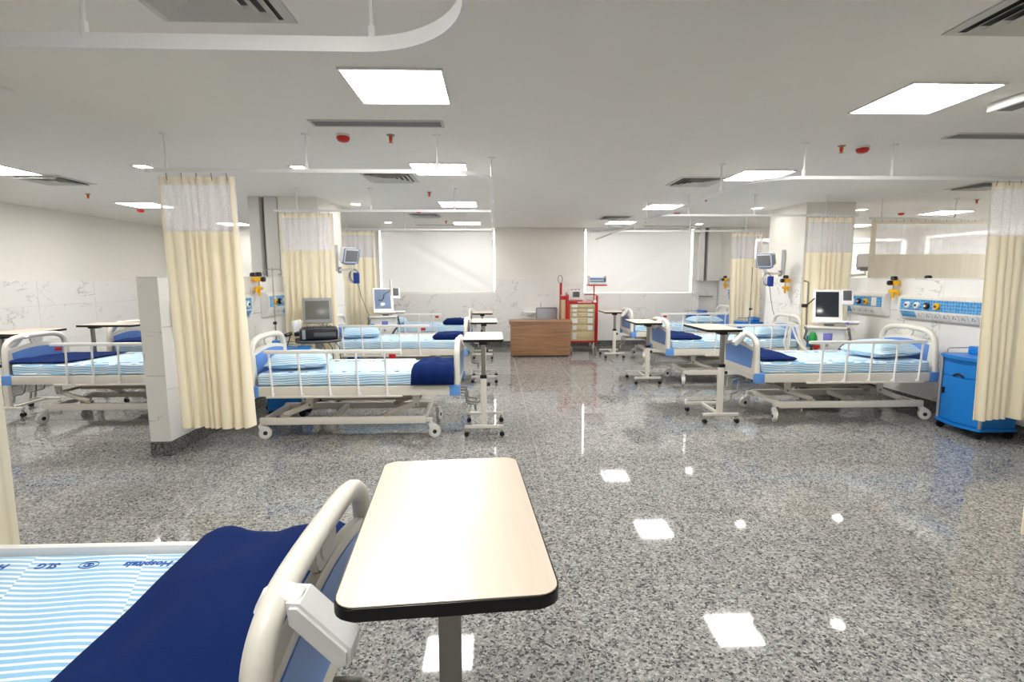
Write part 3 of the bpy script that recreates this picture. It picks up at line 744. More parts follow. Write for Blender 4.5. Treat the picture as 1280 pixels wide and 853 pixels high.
    for sy in (-1, 1):
        side.tube([(-ml+.03, sy*(mw+.001), .61), (ml-.03, sy*(mw+.001), .605)], .006, 6)
    side.build('sheet_fold', 'sheet', ma)
    for sy in (-1, 1): printed_band(ma, sy*(mw-.085), ml, sy)
    return t
_glyph = {}
def text_mesh(txt, size):
    k = (txt, size)
    if k not in _glyph:
        cu = bpy.data.curves.new('print', 'FONT'); cu.body = txt; cu.size = size; cu.align_x = 'CENTER'; cu.align_y = 'CENTER'; cu.extrude = .0006; cu.resolution_u = 2; cu.offset = size*.03
        o = bpy.data.objects.new('print', cu); COL.objects.link(o)
        me = bpy.data.meshes.new_from_object(o.evaluated_get(bpy.context.evaluated_depsgraph_get()))
        bpy.data.objects.remove(o); me.materials.clear(); me.materials.append(MT['ink']); me.name = 'printed_text'; _glyph[k] = me
    return _glyph[k]
_logo = []
def logo_mesh():
    if not _logo:
        m = MB()
        for r, w in ((.021, .003), (.010, .004)):
            m.tube([(1.45*r*math.cos(2*PI*k/20), r*math.sin(2*PI*k/20), 0) for k in range(20)], w*.5, 4, closed=True)
        m.prism([(-.006, -.006), (.006, -.006), (0, .007)], -.001, .001)
        _logo.append(m.mesh('printed_emblem', 'ink'))
    return _logo[0]
def printed_band(parent, y, ml, sy):
    """line of print along the mattress edge, read from the outside"""
    rot = PI if sy > 0 else 0
    x = -ml+.10-.2575; i = 0; seq = [('SLG', .115), ('Hospitals', .235), ('o', .08)]
    d = 1 if sy < 0 else -1
    while x < ml-.1:
        s, w = seq[i % 3]; c = x+w/2
        if c < -ml+.1: x += w+.04; i += 1; continue
        me = logo_mesh() if s == 'o' else text_mesh(s, .043)
        link('printed_emblem' if s == 'o' else 'printed_text', me, parent, (c*d, y, MZ), rot)
        x += w+.04; i += 1
def blanket(label, path, x0, x1, thick, loc, rotz=0, wr=.008, seed=0, skew=0, bulge=0):
    """folded blanket: slab whose mid surface follows path [(y,z)...] across the bed, between x0 and x1"""
    t = None; rnd = Vector((seed*3.7, seed*1.3, 0))
    P = [Vector((0, p[0], p[1])) for p in path]
    D = [0]
    for a, b in zip(P, P[1:]): D.append(D[-1]+(b-a).length)
    def at(s):
        s *= D[-1]
        for i in range(len(P)-1):
            if s <= D[i+1]+1e-6:
                k = (s-D[i])/max(1e-6, D[i+1]-D[i]); return P[i].lerp(P[i+1], k)
        return P[-1].copy()
    def sm(s): return (at(max(0, s-.03))+at(s)*2+at(min(1, s+.03)))/4
    def side(sg):
        def f(u, v):
            p = sm(v); q = (sm(min(1, v+.02))-sm(max(0, v-.02))).normalized(); n = Vector((0, -q.z, q.y))
            eu, ev = abs(2*u-1), abs(2*v-1)
            e = (max(0, 1-eu**10)*max(0, 1-ev**14))**.5
            w = noise.noise(Vector((u*2.2, v*3.0, 0))+rnd)*wr*1.6 + noise.noise(Vector((u*6, v*4, 2))+rnd)*wr*.7
            h = thick/2*e*(sg) + (w if sg > 0 else 0)*e + thick/2 + (bulge*math.sin(PI*u)*math.sin(PI*v) if sg > 0 else 0)
            x = x0+(x1-x0)*u + skew*v + .012*noise.noise(Vector((v*4, u, 5))+rnd)
            p = p+n*h; return Vector((x, p.y, p.z))
        return f
    o = MB().shell(side(1), side(-1), 22, 44).build('blanket', 'navy', None, ang=75)
    o.location = loc; o.rotation_euler.z = rotz
    return tag(o, label, 'blanket', 'navy folded blankets at the bed feet')
def pillow(label, loc, rotz, l=.66, w=.46, h=.15, tilt=0):
    def f(sg):
        def g(u, v):
            a, b = 2*u-1, 2*v-1
            a2, b2 = math.copysign(abs(a)**.85, a), math.copysign(abs(b)**.85, b)
            e = max(0, (1-abs(a)**3.2)*(1-abs(b)**3.2))**.55
            pin = 1-.07*(1-abs(a))*abs(b)**4 ; pin2 = 1-.07*(1-abs(b))*abs(a)**4
            wv = .012*noise.noise(Vector((a*2, b*2, sg+seed_[0])))*e
            return Vector((a2*l/2*pin2, b2*w/2*pin, h*(.62*e if sg > 0 else -.34*e)+h*.36+wv))
        return g
    seed_[0] += 1
    o = MB().shell(f(1), f(-1), 24, 20).build('pillow', 'sheet', None, ang=80)
    o.location = loc; o.rotation_euler = (0, tilt, rotz)
    return tag(o, label, 'pillow', 'striped pillows at the bed heads')
seed_ = [0]
bed = make_bed('bed with pale striped sheet behind the big cream curtain, first of the left row')
BEDS = {'L1': (-1.44, 5.74, 0), 'L2': (-1.50, 8.50, 0), 'L3': (-1.56, 11.0, 0), 'R1': (4.06, 6.20, PI), 'R2': (3.74, 8.30, PI), 'R3': (3.84, 10.80, PI), 'O1': (-4.54, 6.47, PI), 'O2': (-4.64, 8.22, PI)}
bed.location = BEDS['L1'][:2]+(0,)
bed_r = None
for k, lab in (('L2', 'second bed of the left row, beyond the laptop shaped scanner cart'), ('L3', 'farthest bed of the left row, under the left blind'), ('R1', 'bed with pillow beside the blue locker, first of the right row'),
               ('R2', 'second bed of the right row, under the tilted wall monitor'), ('R3', 'farthest bed of the right row, near the right blind'), ('O1', 'bed at the left edge of the photo, beyond the left dwarf wall'), ('O2', 'farther bed beyond the left dwarf wall, mostly hidden by its end')):
    x, y, r = BEDS[k]
    if r == 0: dup(bed, lab, (x, y, 0), r)
    elif bed_r is None:
        bed_r = make_bed(lab, (True, False), .16); bed_r.location = (x, y, 0); bed_r.rotation_euler.z = r
    else: dup(bed_r, lab, (x, y, 0), r)
b0 = make_bed('large cropped bed in the lower left foreground', (True, True), -.29); b0.location = (-1.53, 1.37, 0)

S0 = MZ+.004
blanket('wide navy blanket on the foreground bed', [(-.52, S0-.03), (-.44, S0), (.42, S0), (.52, S0), (.56, S0-.02), (.585, S0-.12)], .47, 1.02, .03, (-1.53, 1.39, 0), 0, .022, 1, -.04)
blanket('navy blanket draped over the near edge of the first left bed', [(-.475, .60), (-.468, .69), (-.44, S0), (-.30, S0+.01), (.1, S0)], .58, 1.01, .07, (-1.44, 5.74, 0), 0, .02, 2, 0.03, .03)
blanket('folded navy blanket on the second left bed', [(-.40, S0), (.05, S0)], .52, .99, .085, (-1.50, 8.50, 0), 0, .012, 3, .03, .02)
blanket('folded navy blanket on the farthest left bed', [(-.38, S0), (.1, S0)], .50, .99, .10, (-1.56, 11.0, 0), 0, .02, 4, .02, .03)
blanket('navy blanket across the foot of the first right bed', [(-.42, S0), (.42, S0)], .56, .97, .055, (4.06, 6.20, 0), PI, .014, 5, .0, .02)
blanket('navy blanket across the foot of the second right bed', [(-.42, S0), (.42, S0)], .50, .97, .055, (3.74, 8.30, 0), PI, .014, 6, .0, .02)
blanket('navy blanket across the foot of the farthest right bed', [(-.42, S0), (.42, S0)], .52, .97, .06, (3.84, 10.80, 0), PI, .014, 7, .0, .02)
blanket('navy blanket across the foot of the left edge bed', [(-.43, S0), (.43, S0)], .24, .98, .03, (-4.54, 6.47, 0), PI, .010, 8, .16, .0)
blanket('navy blanket across the foot of the farther bed beyond the left dwarf wall', [(-.43, S0), (.43, S0)], .45, .98, .06, (-4.64, 8.22, 0), PI, .014, 9, .04, .0)
pillow('striped pillow on the first left bed', (-2.12, 5.66, S0), .22, .64, .48, .19)
pillow('striped pillow on the second left bed', (-2.18, 8.5, S0), .3, .62, .46, .19)
pillow('striped pillow on the farthest left bed', (-2.17, 11.0, S0), .2)
pillow('striped pillow on the first right bed, beside the blue locker', (4.715, 6.12, S0), .25, .66, .56, .21)
pillow('striped pillow on the second right bed', (4.40, 8.26, S0), .2, .64, .48, .19)
pillow('striped pillow on the farthest right bed', (4.44, 10.8, S0), .15)

# ------------------------------------------------------------------ overbed tables
def make_table(label, h, loc, rotz=0, tw=.43, td=.78, off=.30):
    t = thing('overbed_table', label, 'table', loc, rotz, 'wheeled overbed tables')
    b = MB()
    for y in (-.275, .275): b.box((0, y, .105), (.42, .035, .032), .005)
    b.box((0, 0, .10), (.04, .55, .028), .004); b.build('base', 'beige', t)
    for x in (-.19, .19):
        for y in (-.275, .275):
            c = MB().cyl((x, y, .03), (x, y, .095), .009, n=8).box((x, y, .058), (.03, .028, .035), .004).build('castor', 'chrome', t)
            for s in (-1, 1): MB().cyl((x+.004, y+s*.009, .026), (x+.004, y+s*.021, .026), .026, n=14).build('wheel', 'black', c)
    hz = h*.60
    MB().box((0, -.235, (hz+.1)/2), (.065, .05, hz-.1), .008).build('column', 'beige', t)
    MB().box((0, -.235, hz+.015), (.072, .058, .04), .006).build('collar', 'black', t)
    MB().cyl((.035, -.235, hz-.07), (.07, -.235, hz-.07), .02, n=10).build('knob', 'black', t)
    MB().box((0, -.235, (hz+h-.04)/2), (.048, .036, h-.04-hz), .006).build('inner_post', 'steel', t)
    MB().box((0, -.20, h-.045), (.09, .13, .035), .006).build('top_bracket', 'black', t)
    y0 = -.235-.075; yc = y0+td/2
    top = MB().prism(rrect(tw, td, .045, 5, 0, yc), h-.028, h-.001, 'Z', .003).build('edge_band', 'black', t)
    MB().prism(rrect(tw-.008, td-.008, .042, 5, 0, yc), h-.008, h+.001, 'Z').build('table_top', 'laminate', t)
    return t
make_table('maple overbed table in the foreground beside the cropped bed', 1.075, (-.115, 1.245, 0), .075, .45, .80)
make_table('overbed table at the foot of the first left bed', 1.05, (-.12, 5.70, 0))
make_table('overbed table at the foot of the second left bed', .985, (-.17, 8.52, 0))
make_table('overbed table at the foot of the farthest left bed', .96, (-.25, 10.98, 0))
make_table('overbed table at the foot of the first right bed', 1.10, (2.63, 6.08, 0))
make_table('overbed table at the foot of the second right bed', .98, (2.43, 8.30, 0))
make_table('overbed table between the red cart and the farthest right bed', .97, (2.52, 10.98, 0))
make_table('overbed table behind the foot of the left edge bed', 1.03, (-6.02, 6.72, 0), 0, .5)
make_table('overbed table against the side wall, beyond the left edge bed', 1.07, (-5.35, 7.36, 0), -PI/2)

# ------------------------------------------------------------------ bedside lockers
def locker(label, loc, rotz, w=.55, d=.40, h=.87):
    """front faces -x; w along y, d along x"""
    t = thing('bedside_locker', label, 'locker', loc, rotz, 'blue bedside lockers')
    def bow(x, k=.05, n=8, ww=w): return [(x-k*math.sin(PI*i/n), -ww/2+ww*i/n) for i in range(n+1)]
    def body(x, ww, z0, z1, k, bev=.006):
        f = bow(x, k, 8, ww); return MB().prism(f[::-1]+[(d/2, -ww/2), (d/2, ww/2)], z0, z1, 'Z', bev)
    body(-d/2, w, .09, .12, .06).build('plinth', 'lockblue', t)
    body(-d/2+.03, w-.05, .12, h-.05, .04).build('carcass', 'lockblue', t)
    body(-d/2, w, h-.05, h-.012, .06, .01).build('locker_top', 'lockblue', t)
    def front(z0, z1, name):
        f = bow(-d/2+.028, .042, 8, w-.09); g = [(x-.014, y) for x, y in f]
        return MB().prism(g+f[::-1], z0, z1, 'Z', .003).build(name, 'lockblue', t)
    dr = front(h-.235, h-.095, 'drawer')
    front(h-.085, h-.058, 'pull_shelf')
    do = front(.13, h-.245, 'door')
    MB().tube([(-d/2-.028, -.06, h-.232), (-d/2-.031, 0, h-.205), (-d/2-.028, .06, h-.232)], .010, 6, flat=1.4).build('drawer_pull', 'black', dr)
    MB().box((-d/2-.006, w/2-.085, .44), (.016, .03, .07), .006).build('door_pull', 'black', do)
    for y in (-1, 1): MB().cyl((-d/2+.012, y*(w/2-.022), .12), (-d/2+.012, y*(w/2-.022), h-.05), .017, n=10).build('corner_post', 'alu', t)
    g = MB().tube([(-d/2+.05, w/2-.03, h-.012), (-d/2+.055, w/2-.03, h+.035), (-d/2+.08, w/2-.03, h+.045), (d/2-.03, w/2-.03, h+.045), (d/2-.03, -w/2+.03, h+.045), (-d/2+.08, -w/2+.03, h+.045), (-d/2+.055, -w/2+.03, h+.035), (-d/2+.05, -w/2+.03, h-.012)], .006, 8)
    g.build('gallery_rail', 'chrome', t)
    MB().box((d/2-.10, 0, h+.03), (.13, w-.16, .085), .014).build('caddy', 'lockblue', t)
    for x in (-d/2+.03, d/2-.04):
        for y in (-1, 1):
            MB().cyl((x, y*(w/2-.05)-.014, .045), (x, y*(w/2-.05)+.014, .045), .042, n=14).cyl((x, y*(w/2-.05), .05), (x, y*(w/2-.05), .095), .012, n=8).build('castor', 'black', t)
    return t
locker('blue bedside locker at the right edge behind the cream curtain', (5.21, 5.31, 0), 0, .56, .40, .86)
lk = locker('blue bedside locker behind the pillow of the first left bed', (-2.55, 6.40, 0), PI, .32, .44, .86)
locker('blue bedside locker behind the head of the second right bed', (4.86, 9.72, 0), 0, .36, .40, .86)
locker('blue bedside locker behind the farthest right bed', (4.72, 11.86, 0), 0, .45, .40, .86)
locker('blue bedside locker between the second and farthest left beds', (-2.62, 9.2, 0), PI, .3, .4, .8)

# ------------------------------------------------------------------ bed head gas panels
def head_panel(label, x, y0, y1, zb, zt, out, group='blue bedhead panels'):
    """on a wall face at x, out = +1/-1 direction into the room"""
    L_ = y1-y0; t = thing('bedhead_panel', label, 'panel', (x, (y0+y1)/2, zb), 0, group); h = zt-zb
    R_ = lambda p: (out*p[0], p[1])
    def pr(poly, ya, yb, name, mat, par=t, bev=0): 
        return MB().prism([(out*a, c) for a, c in poly], ya, yb, 'Y', bev).build(name, mat, par)
    zm = h*.36
    pr([(0, 0), (.05, 0), (.10, zm), (.10, h*.86), (.06, h), (0, h)], -L_/2, L_/2, 'housing', 'offwhite')
    for s in (-1, 1): pr([(0, -.005), (.055, -.005), (.108, zm), (.108, h*.87), (.065, h+.006), (0, h+.006)], s*L_/2-.012, s*L_/2+.012, 'end_cap', 'white', bev=.003)
    pr([(.1, h*.865), (.104, h*.865), (.064, h*1.002), (.06, h*1.0)], -L_/2+.03, L_/2-.03, 'dotted_trim', 'dots')
    pr([(.1, zm+.01), (.105, zm+.01), (.105, h*.85), (.1, h*.85)], -L_/2+.03, L_/2-.03, 'blue_fascia', 'pblue')
    far = L_/2
    pr([(.049, .012), (.054, .010), (.102, zm-.008), (.097, zm-.006)], far-.26, far-.03, 'blue_lower_fascia', 'pblue')
    # gas outlets
    n = 0
    for k, mt in enumerate(('white', 'white', 'black', 'yellow')):
        y = far-.16-.15*k
        o = MB().lathe([(.0, 0), (.042, 0), (.042, out*.022), (.034, out*.03), (.0, out*.03)] if out > 0 else [(.0, 0), (.042, 0), (.042, -.022), (.034, -.03), (.0, -.03)], (out*.105, y, (zm+h*.85)/2), 'X', 18).build('gas_outlet', mt, t)
        MB().cyl((out*.13, y, (zm+h*.85)/2), (out*.145, y, (zm+h*.85)/2), .016, n=12).build('outlet_socket', 'dgrey' if mt != 'black' else 'white', o)
    pr([(.105, zm+.02), (.115, zm+.02), (.115, h*.82), (.105, h*.82)], -L_/2+.12, -L_/2+.22, 'switch_plate', 'white', bev=.003)
    ns = max(3, int((L_-.36)/.125))
    for k in range(ns):
        y = far-.33-.125*k
        if y < -L_/2+.07: break
        s = pr([(.052, .014), (.060, .010), (.106, zm-.014), (.098, zm-.012)], y-.055, y+.055, 'socket_plate', 'white', bev=.002)
        for dy, k2 in ((-.016, .42), (.016, .42), (0, .66)):
            xx = .058+.047*k2; zz = .012+(zm-.026)*k2
            MB().box((out*(xx+.002), y+dy, zz), (.008, .009, .012)).build('pin_hole', 'dgrey', s)
    return t
head_panel('long blue patterned bedhead panel with coloured gas outlets above the first right bed', PRX0-.001, 5.30, 6.74, 1.15, 1.45, -1)
head_panel('blue bedhead panel behind the white ventilator of the right row', PRX0-.001, 7.02, 7.95, 1.15, 1.46, -1)
head_panel('blue bedhead panel behind the drip stand of the left row', PLX1+.001, 7.02, 7.8, 1.18, 1.50, 1)
head_panel('blue bedhead panel beside the big cream curtain', PLX1+.001, 5.1, 6.55, 1.20, 1.5, 1)
head_panel('small far blue bedhead panel right of the right blind', PRX0-.001, 10.6, 11.85, 1.15, 1.45, -1)

def regulator(label, x, y, z, out):
    """yellow flow regulator with black dials, plugged in a wall plate; z = bottom"""
    t = thing('gas_regulator', label, 'regulator', (x, y, z), 0, 'yellow gas regulators')
    o = out
    B('wall_plate', 'offwhite', (o*.006, 0, .02), (.012, .1, .2), t, .004)
    m = MB().cyl((o*.012, 0, .21), (o*.12, 0, .21), .03, n=14); m.cyl((o*.085, -.05, .21), (o*.085, .05, .21), .032, n=14); m.build('regulator_body', 'yellow', t)
    MB().lathe([(.0, .245), (.028, .245), (.042, .252), (.042, .285), (.03, .30), (.0, .302)], (o*.085, 0, 0), n=16).build('top_dial', 'black', t)
    MB().lathe([(.0, 0), (.03, .002), (.034, o*.02) if o > 0 else (.034, -.02), (.03, .045*o), (.0, .047*o)], (o*.12, .0, .21), 'X', 16).build('front_dial', 'black', t)
    MB().cyl((o*.085, 0, .10), (o*.085, 0, .185), .012, n=10).build('neck', 'chrome', t)
    k = MB().cyl((o*.085, -.09, .095), (o*.085, .07, .095), .022, n=12).cyl((o*.085, 0, .13), (o*.085, 0, .0), .02, n=12, r2=.017).cyl((o*.085, -.085, .1), (o*.085, -.085, .04), .018, n=10)
    k.build('flow_adaptor', 'yellow', t)
    MB().tube(sag((o*.09, -.085, .045), (o*.03, -.10, -.10), .03)+[(o*.02, -.08, -.16)], .005, 6).build('hose', 'skin_tube', t)
regulator('yellow gas regulator on the dwarf wall above the first right bed', PRX0, 6.88, 1.40, -1)
regulator('yellow gas regulator on the right column beside the second right bed', 4.965, 8.57, 1.42, -1)
regulator('tiny yellow gas regulator near the right end of the back wall', PRX0, 12.05, 1.42, -1)
regulator('yellow gas regulator right of the big cream curtain', PLX1, 6.80, 1.47, 1)
regulator('gas regulator on the outer face of the left dwarf wall, only its black dial showing', PLX0, 7.45, 1.47, -1)
regulator('gas regulator on the outer face of the right dwarf wall, only its black dial showing', PRX1, 6.76, 1.41, 1)

# ------------------------------------------------------------------ desk, chair, sink, red cart
t = thing('desk', 'walnut reception desk standing before the back wall', 'desk', (.99, 11.25, 0))
MB().box((0, -.29, .36), (1.28, .03, .66), .002).build('front_panel', 'walnut', t)
for sx in (-1, 1): MB().box((sx*.62, .0, .36), (.03, .56, .66), .002).build('side_panel', 'walnut', t)
MB().box((0, 0, .728), (1.33, .62, .075), .004).build('desk_top', 'walnut', t)
MB().box((0, 0, .016), (1.2, .54, .03)).build('plinth', 'black', t)
MB().box((.35, .2, .58), (.42, .1, .2), .004).build('drawer_unit', 'walnut', t)
t = thing('office_chair', 'grey framed chair back rising behind the walnut desk', 'chair', (1.22, 12.05, 0), .06)
fr = MB().tube([(-.235, 0, .62), (-.24, 0, .97), (-.225, 0, .985), (.225, 0, .985), (.24, 0, .97), (.235, 0, .62)], .016, 8).build('back_frame', 'grey', t)
MB().box((0, .005, .79), (.45, .012, .36), .004).build('back_panel', M_('pale_mesh', (186, 190, 196), .7), t)
MB().box((0, .24, .49), (.48, .46, .07), .025).build('seat', 'dgrey', t)
MB().box((0, .04, .56), (.1, .03, .22), .006).build('back_post', 'dgrey', t)
MB().cyl((0, .24, .1), (0, .24, .46), .028).build('gas_post', 'black', t)
for k in range(5):
    a = 2*PI*k/5; e = (.27*math.cos(a), .24+.27*math.sin(a))
    g = MB().tube([(0, .24, .12), (e[0], e[1], .07)], [.024, .016], 8).build('base_leg', 'black', t)
    MB().cyl((e[0]-.02, e[1], .027), (e[0]+.02, e[1], .027), .027, n=12).build('castor', 'black', g)
t = thing('wash_basin', 'white ceramic wash basin on the back wall behind the desk', 'basin', (.93, YB-.015, 0))
def bas(sc, dz): return lambda u, v: Vector((.26*sc*(1-.28*(1-v)**2)*math.cos(PI*(1+u))*1.0, .0+.40*sc*(1-.3*(1-v)**2)*math.sin(PI*(1+u)), .72+.15*v+dz))
m = MB(); m.shell(bas(1, 0), bas(.9, .012), 20, 8); m.build('bowl', 'ceramic', t)
MB().prism([(.24*math.cos(PI*(1+k/16)), .36*math.sin(PI*(1+k/16))) for k in range(17)], .715, .735, 'Z').build('bowl_floor', 'ceramic', t)
MB().box((0, -.04, .865), (.5, .08, .03), .008).build('ledge', 'ceramic', t)
MB().cyl((0, -.06, .45), (0, -.06, .72), .06, n=14).build('trap_cover', 'ceramic', t)
k = MB().tube([(.2, -.05, .88), (.2, -.05, 1.02), (.2, -.07, 1.06), (.2, -.12, 1.07), (.2, -.15, 1.04)], .011, 8).build('tap', 'chrome', t)
MB().cyl((.2, -.05, .90), (.25, -.05, .93), .008, n=8).build('tap_lever', 'chrome', k)

t = thing('crash_cart', 'tall red cart with beige drawers beside the walnut desk', 'cart', (1.96, 11.72, 0))
cw, cd, cz0, cz1 = .66, .50, .24, 1.17
for sx in (-1, 1): MB().box((sx*(cw/2-.02), 0, (cz0+cz1)/2), (.04, cd, cz1-cz0), .004).build('side_panel', 'red', t)
MB().box((0, cd/2-.01, (cz0+cz1)/2), (cw-.08, .02, cz1-cz0), .002).build('back_panel', 'red', t)
MB().box((0, 0, cz0+.02), (cw-.08, cd, .04), .002).build('floor_panel', 'red', t)
tp = MB().box((0, 0, cz1-.03), (cw-.08, cd, .06), .004).build('top_panel', 'red', t)
B('print_strip', 'paper', (.05, -cd/2-.002, cz1-.028), (.32, .003, .018), tp)
for sx in (-1, 1): MB().box((sx*(cw/2+.005), -cd/2+.02, (cz0+cz1)/2+.06), (.035, .035, cz1-cz0+.12), .008).build('corner_post', 'red', t)
MB().tube([(-cw/2+.02, -cd/2+.03, cz1), (-cw/2+.02, -cd/2+.03, cz1+.13), (-cw/2+.02, cd/2-.03, cz1+.13), (cw/2-.02, cd/2-.03, cz1+.13), (cw/2-.02, -cd/2+.03, cz1+.13), (cw/2-.02, -cd/2+.03, cz1)], .011, 8).build('guard_rail', 'red', t)
zz = cz1-.065
for i, h in enumerate((.095, .095, .10, .165, .155, .22)):
    d = MB().box((0, -cd/2+.14, zz-h/2), (cw-.10, .28, h-.008), .004).build('drawer', 'tan', t)
    MB().tube([(-.06, -cd/2, zz-h*.45), (-.05, -cd/2-.02, zz-h*.55), (.05, -cd/2-.02, zz-h*.55), (.06, -cd/2, zz-h*.45)], .006, 6).build('pull', 'beige', d)
    B('card', 'paper', (-.17, -cd/2-.002, zz-h*.5), (.13 if i in (0, 3) else .09, .003, h*.62), d)
    if i in (1, 2, 3, 4): B('card', 'paper', (.18, -cd/2-.002, zz-h*.5), (.11, .003, h*.62), d)
    zz -= h
for x, y in ((-.27, -.2), (.27, -.2), (-.27, .2), (.27, .2)):
    c = MB().cyl((x, y, .12), (x, y, .24), .022, n=10).box((x, y, .13), (.06, .05, .03), .006).build('castor', 'beige', t)
    for s in (-1, 1): MB().cyl((x+.02+s*.014, y, .065), (x+.02+s*.034, y, .065), .065, n=16).build('wheel', 'cream_dark', c)
sd = MB().box((-cw/2-.07, -.05, .98), (.12, .3, .5), .006).build('side_bin', 'tan', t)
MB().box((-cw/2-.03, -.21, 1.05), (.02, .02, .62), .004).build('bin_edge', 'red', sd)
MB().box((-cw/2-.07, -.05, 1.24), (.14, .32, .08), .006).build('bin_rim', 'red', sd)
MB().tube([(cw/2-.04, -.06, cz1), (cw/2-.04, -.06, 1.50)], .014, 8).build('shelf_pole', 'red', t)
MB().box((cw/2+.02, -.06, 1.515), (.42, .3, .028), .006).build('shelf', 'red', t)
MB().box((cw/2-.06, -cd/2-.005, cz1-.01), (.07, .05, .05), .012).build('lock', 'white', t)
t2 = thing('supply_box', 'clear box of blue packs on the raised red shelf', 'box', (2.31, 11.66, 1.53))
MB().box((0, 0, .0065), (.38, .26, .008), .002).build('box_floor', 'clear', t2)
for sx, sy, w, d in ((.187, 0, .008, .26), (-.187, 0, .008, .26), (0, .127, .38, .008)): MB().box((sx, sy, .1), (w, d, .19)).build('box_wall', 'clear', t2)
MB().box((0, -.127, .03), (.38, .008, .055)).build('box_lip', 'clear', t2)
for k in range(5):
    MB().box((random.uniform(-.02, .02), random.uniform(-.02, .02), .026+.034*k), (.32, .2, .03), .01, Matrix.Rotation(random.uniform(-.08, .08), 3, 'Z')).build('pack', 'packs' if k % 2 else 'paper', t2)
t3 = thing('defibrillator', 'white defibrillator with grey screen on top of the red cart', 'defibrillator', (1.83, 11.66, 1.172))
MB().prism(rrect(.36, .22, .05, 4, 0, .125), -.1, .12, 'Y', .012).build('housing', 'white', t3)
MB().box((0, -.102, .14), (.2, .012, .15), .004).build('screen_bezel', 'offwhite', t3); MB().box((0, -.109, .14), (.15, .006, .12)).build('screen', 'dgrey', t3)
MB().tube([(-.13, .02, .235), (-.12, .02, .275), (.12, .02, .275), (.13, .02, .235)], .014, 8).build('handle', 'white', t3)
for k in range(3): MB().cyl((-.08+.08*k, -.02, .236), (-.08+.08*k, -.02, .25), .022, n=10).build('red_knob', 'red', t3)
pl = MB().cyl((-cw/2-.15, -.08, .72), (-cw/2-.15, -.08, 1.56), .011, n=8).build('side_pole', 'red', t)
MB().tube([(-cw/2-.15+.05*math.sin(a), -.08, 1.65+.09*math.cos(a)) for a in [2*PI*k/16 for k in range(16)]], .008, 6, closed=True).build('loop', 'steel', pl)
MB().cyl((-cw/2-.125, -.08, 1.3), (-cw/2-.125, -.08, 1.57), .022, n=10).build('tube_holder', 'red', pl)

# ------------------------------------------------------------------ wheeled star base used by drip stands
def star_base(t, n, r, mat='chrome', z=.11, wheel=.028):
    for k in range(n):
        a = 2*PI*k/n+.3; e = (r*math.cos(a), r*math.sin(a))
        g = MB().tube([(0, 0, z+.02), (e[0], e[1], z-.03)], [.016, .011], 8).build('base_leg', mat, t)
        MB().cyl((e[0], e[1], z-.03), (e[0], e[1], .04), .008, n=8).cyl((e[0]-.012, e[1], wheel), (e[0]+.012, e[1], wheel), wheel, n=12).build('castor', 'black', g)
def drip_stand(label, x, y, h, ang=0, hooks=True):
    t = thing('drip_stand', label, 'stand', (x, y, 0), ang, 'drip stands by the beds')
    star_base(t, 5, .17)
    MB().cyl((0, 0, .1), (0, 0, h*.62), .0125, n=10).build('lower_pole', 'chrome', t); MB().cyl((0, 0, h*.6), (0, 0, h), .008, n=8).build('upper_pole', 'chrome', t)
    MB().lathe([(.0, -.02), (.02, -.018), (.022, .018), (.0, .02)], (0, 0, h*.61), n=12).cyl((0, 0, h*.61), (.0, -.045, h*.61), .01, n=8).build('clamp_knob', 'black', t)
    if hooks:
        for s in (-1, 1):
            MB().tube([(0, 0, h-.03), (s*.05, 0, h-.02), (s*.105, 0, h-.035), (s*.12, 0, h-.07), (s*.10, 0, h-.095), (s*.075, 0, h-.08)], .006, 6).build('hook', 'chrome', t)
    return t
drip_stand('steel drip stand with two hooks before the left column', -2.84, 6.79, 1.83)
drip_stand('thin drip stand near the right end of the back wall', 5.03, 11.5, 1.62, .4, False)
drip_stand('steel drip stand under the tilted monitor of the right column', 4.48, 8.92, 1.86, .2, False)

# ------------------------------------------------------------------ laptop shaped scanner cart
t = thing('ultrasound_cart', 'black laptop shaped ultrasound scanner on a wheeled pole cart', 'scanner', (-2.29, 6.78, 0), .32)
MB().prism([(x*.9, y*.85) for x, y in rrect(.5, .5, .2, 6)], .12, .17, 'Z', .015).build('base', 'black', t)
for x, y in ((-.21, -.17), (.21, -.17), (-.21, .17), (.21, .17)):
    c = MB().cyl((x, y, .06), (x, y, .14), .015, n=8).build('castor', 'black', t)
    for s in (-1, 1): MB().cyl((x+s*.008, y, .055), (x+s*.03, y, .055), .055, n=16).build('wheel', 'black', c)
MB().box((.0, .06, .5), (.09, .1, .72), .015).build('column', 'beige', t)
MB().box((0, .0, .40), (.24, .16, .07), .015).build('tray', 'black', t)
for sx in (-1, 1): MB().cyl((sx*.2, -.1, .5), (sx*.2, -.1, .9), .012, n=8).build('side_post', 'offwhite', t)
MB().prism(rrect(.56, .44, .14, 6), .875, .915, 'Z', .012).build('shelf', 'black', t)
MB().tube([(-.26, -.18, .90), (-.12, -.25, .895), (.12, -.25, .895), (.26, -.18, .90)], .018, 8).build('front_handle', 'dgrey', t)
bd = MB().box((.01, -.02, .985), (.46, .38, .13), .025).build('scanner_body', 'black', t)
B('drive_door', 'dgrey', (.08, -.213, .985), (.26, .006, .05), bd, .002); B('side_strip', 'grey', (-.17, -.213, .99), (.04, .006, .12), bd, .002)
kb = MB().box((.01, -.05, 1.055), (.42, .28, .016), .005).build('keyboard', 'dgrey', t)
for r_ in range(4):
    for c_ in range(11): MB().box((-.17+c_*.034+.01, -.13+r_*.032, 1.066), (.026, .022, .008), .002, seg=1).build('key', 'black', kb)
for k in range(8): MB().box((-.13+k*.04, .07, 1.07), (.032, .03, .012), .004, seg=1).build('button', 'grey', kb)
RT = Matrix.Rotation(-.25, 3, 'X')
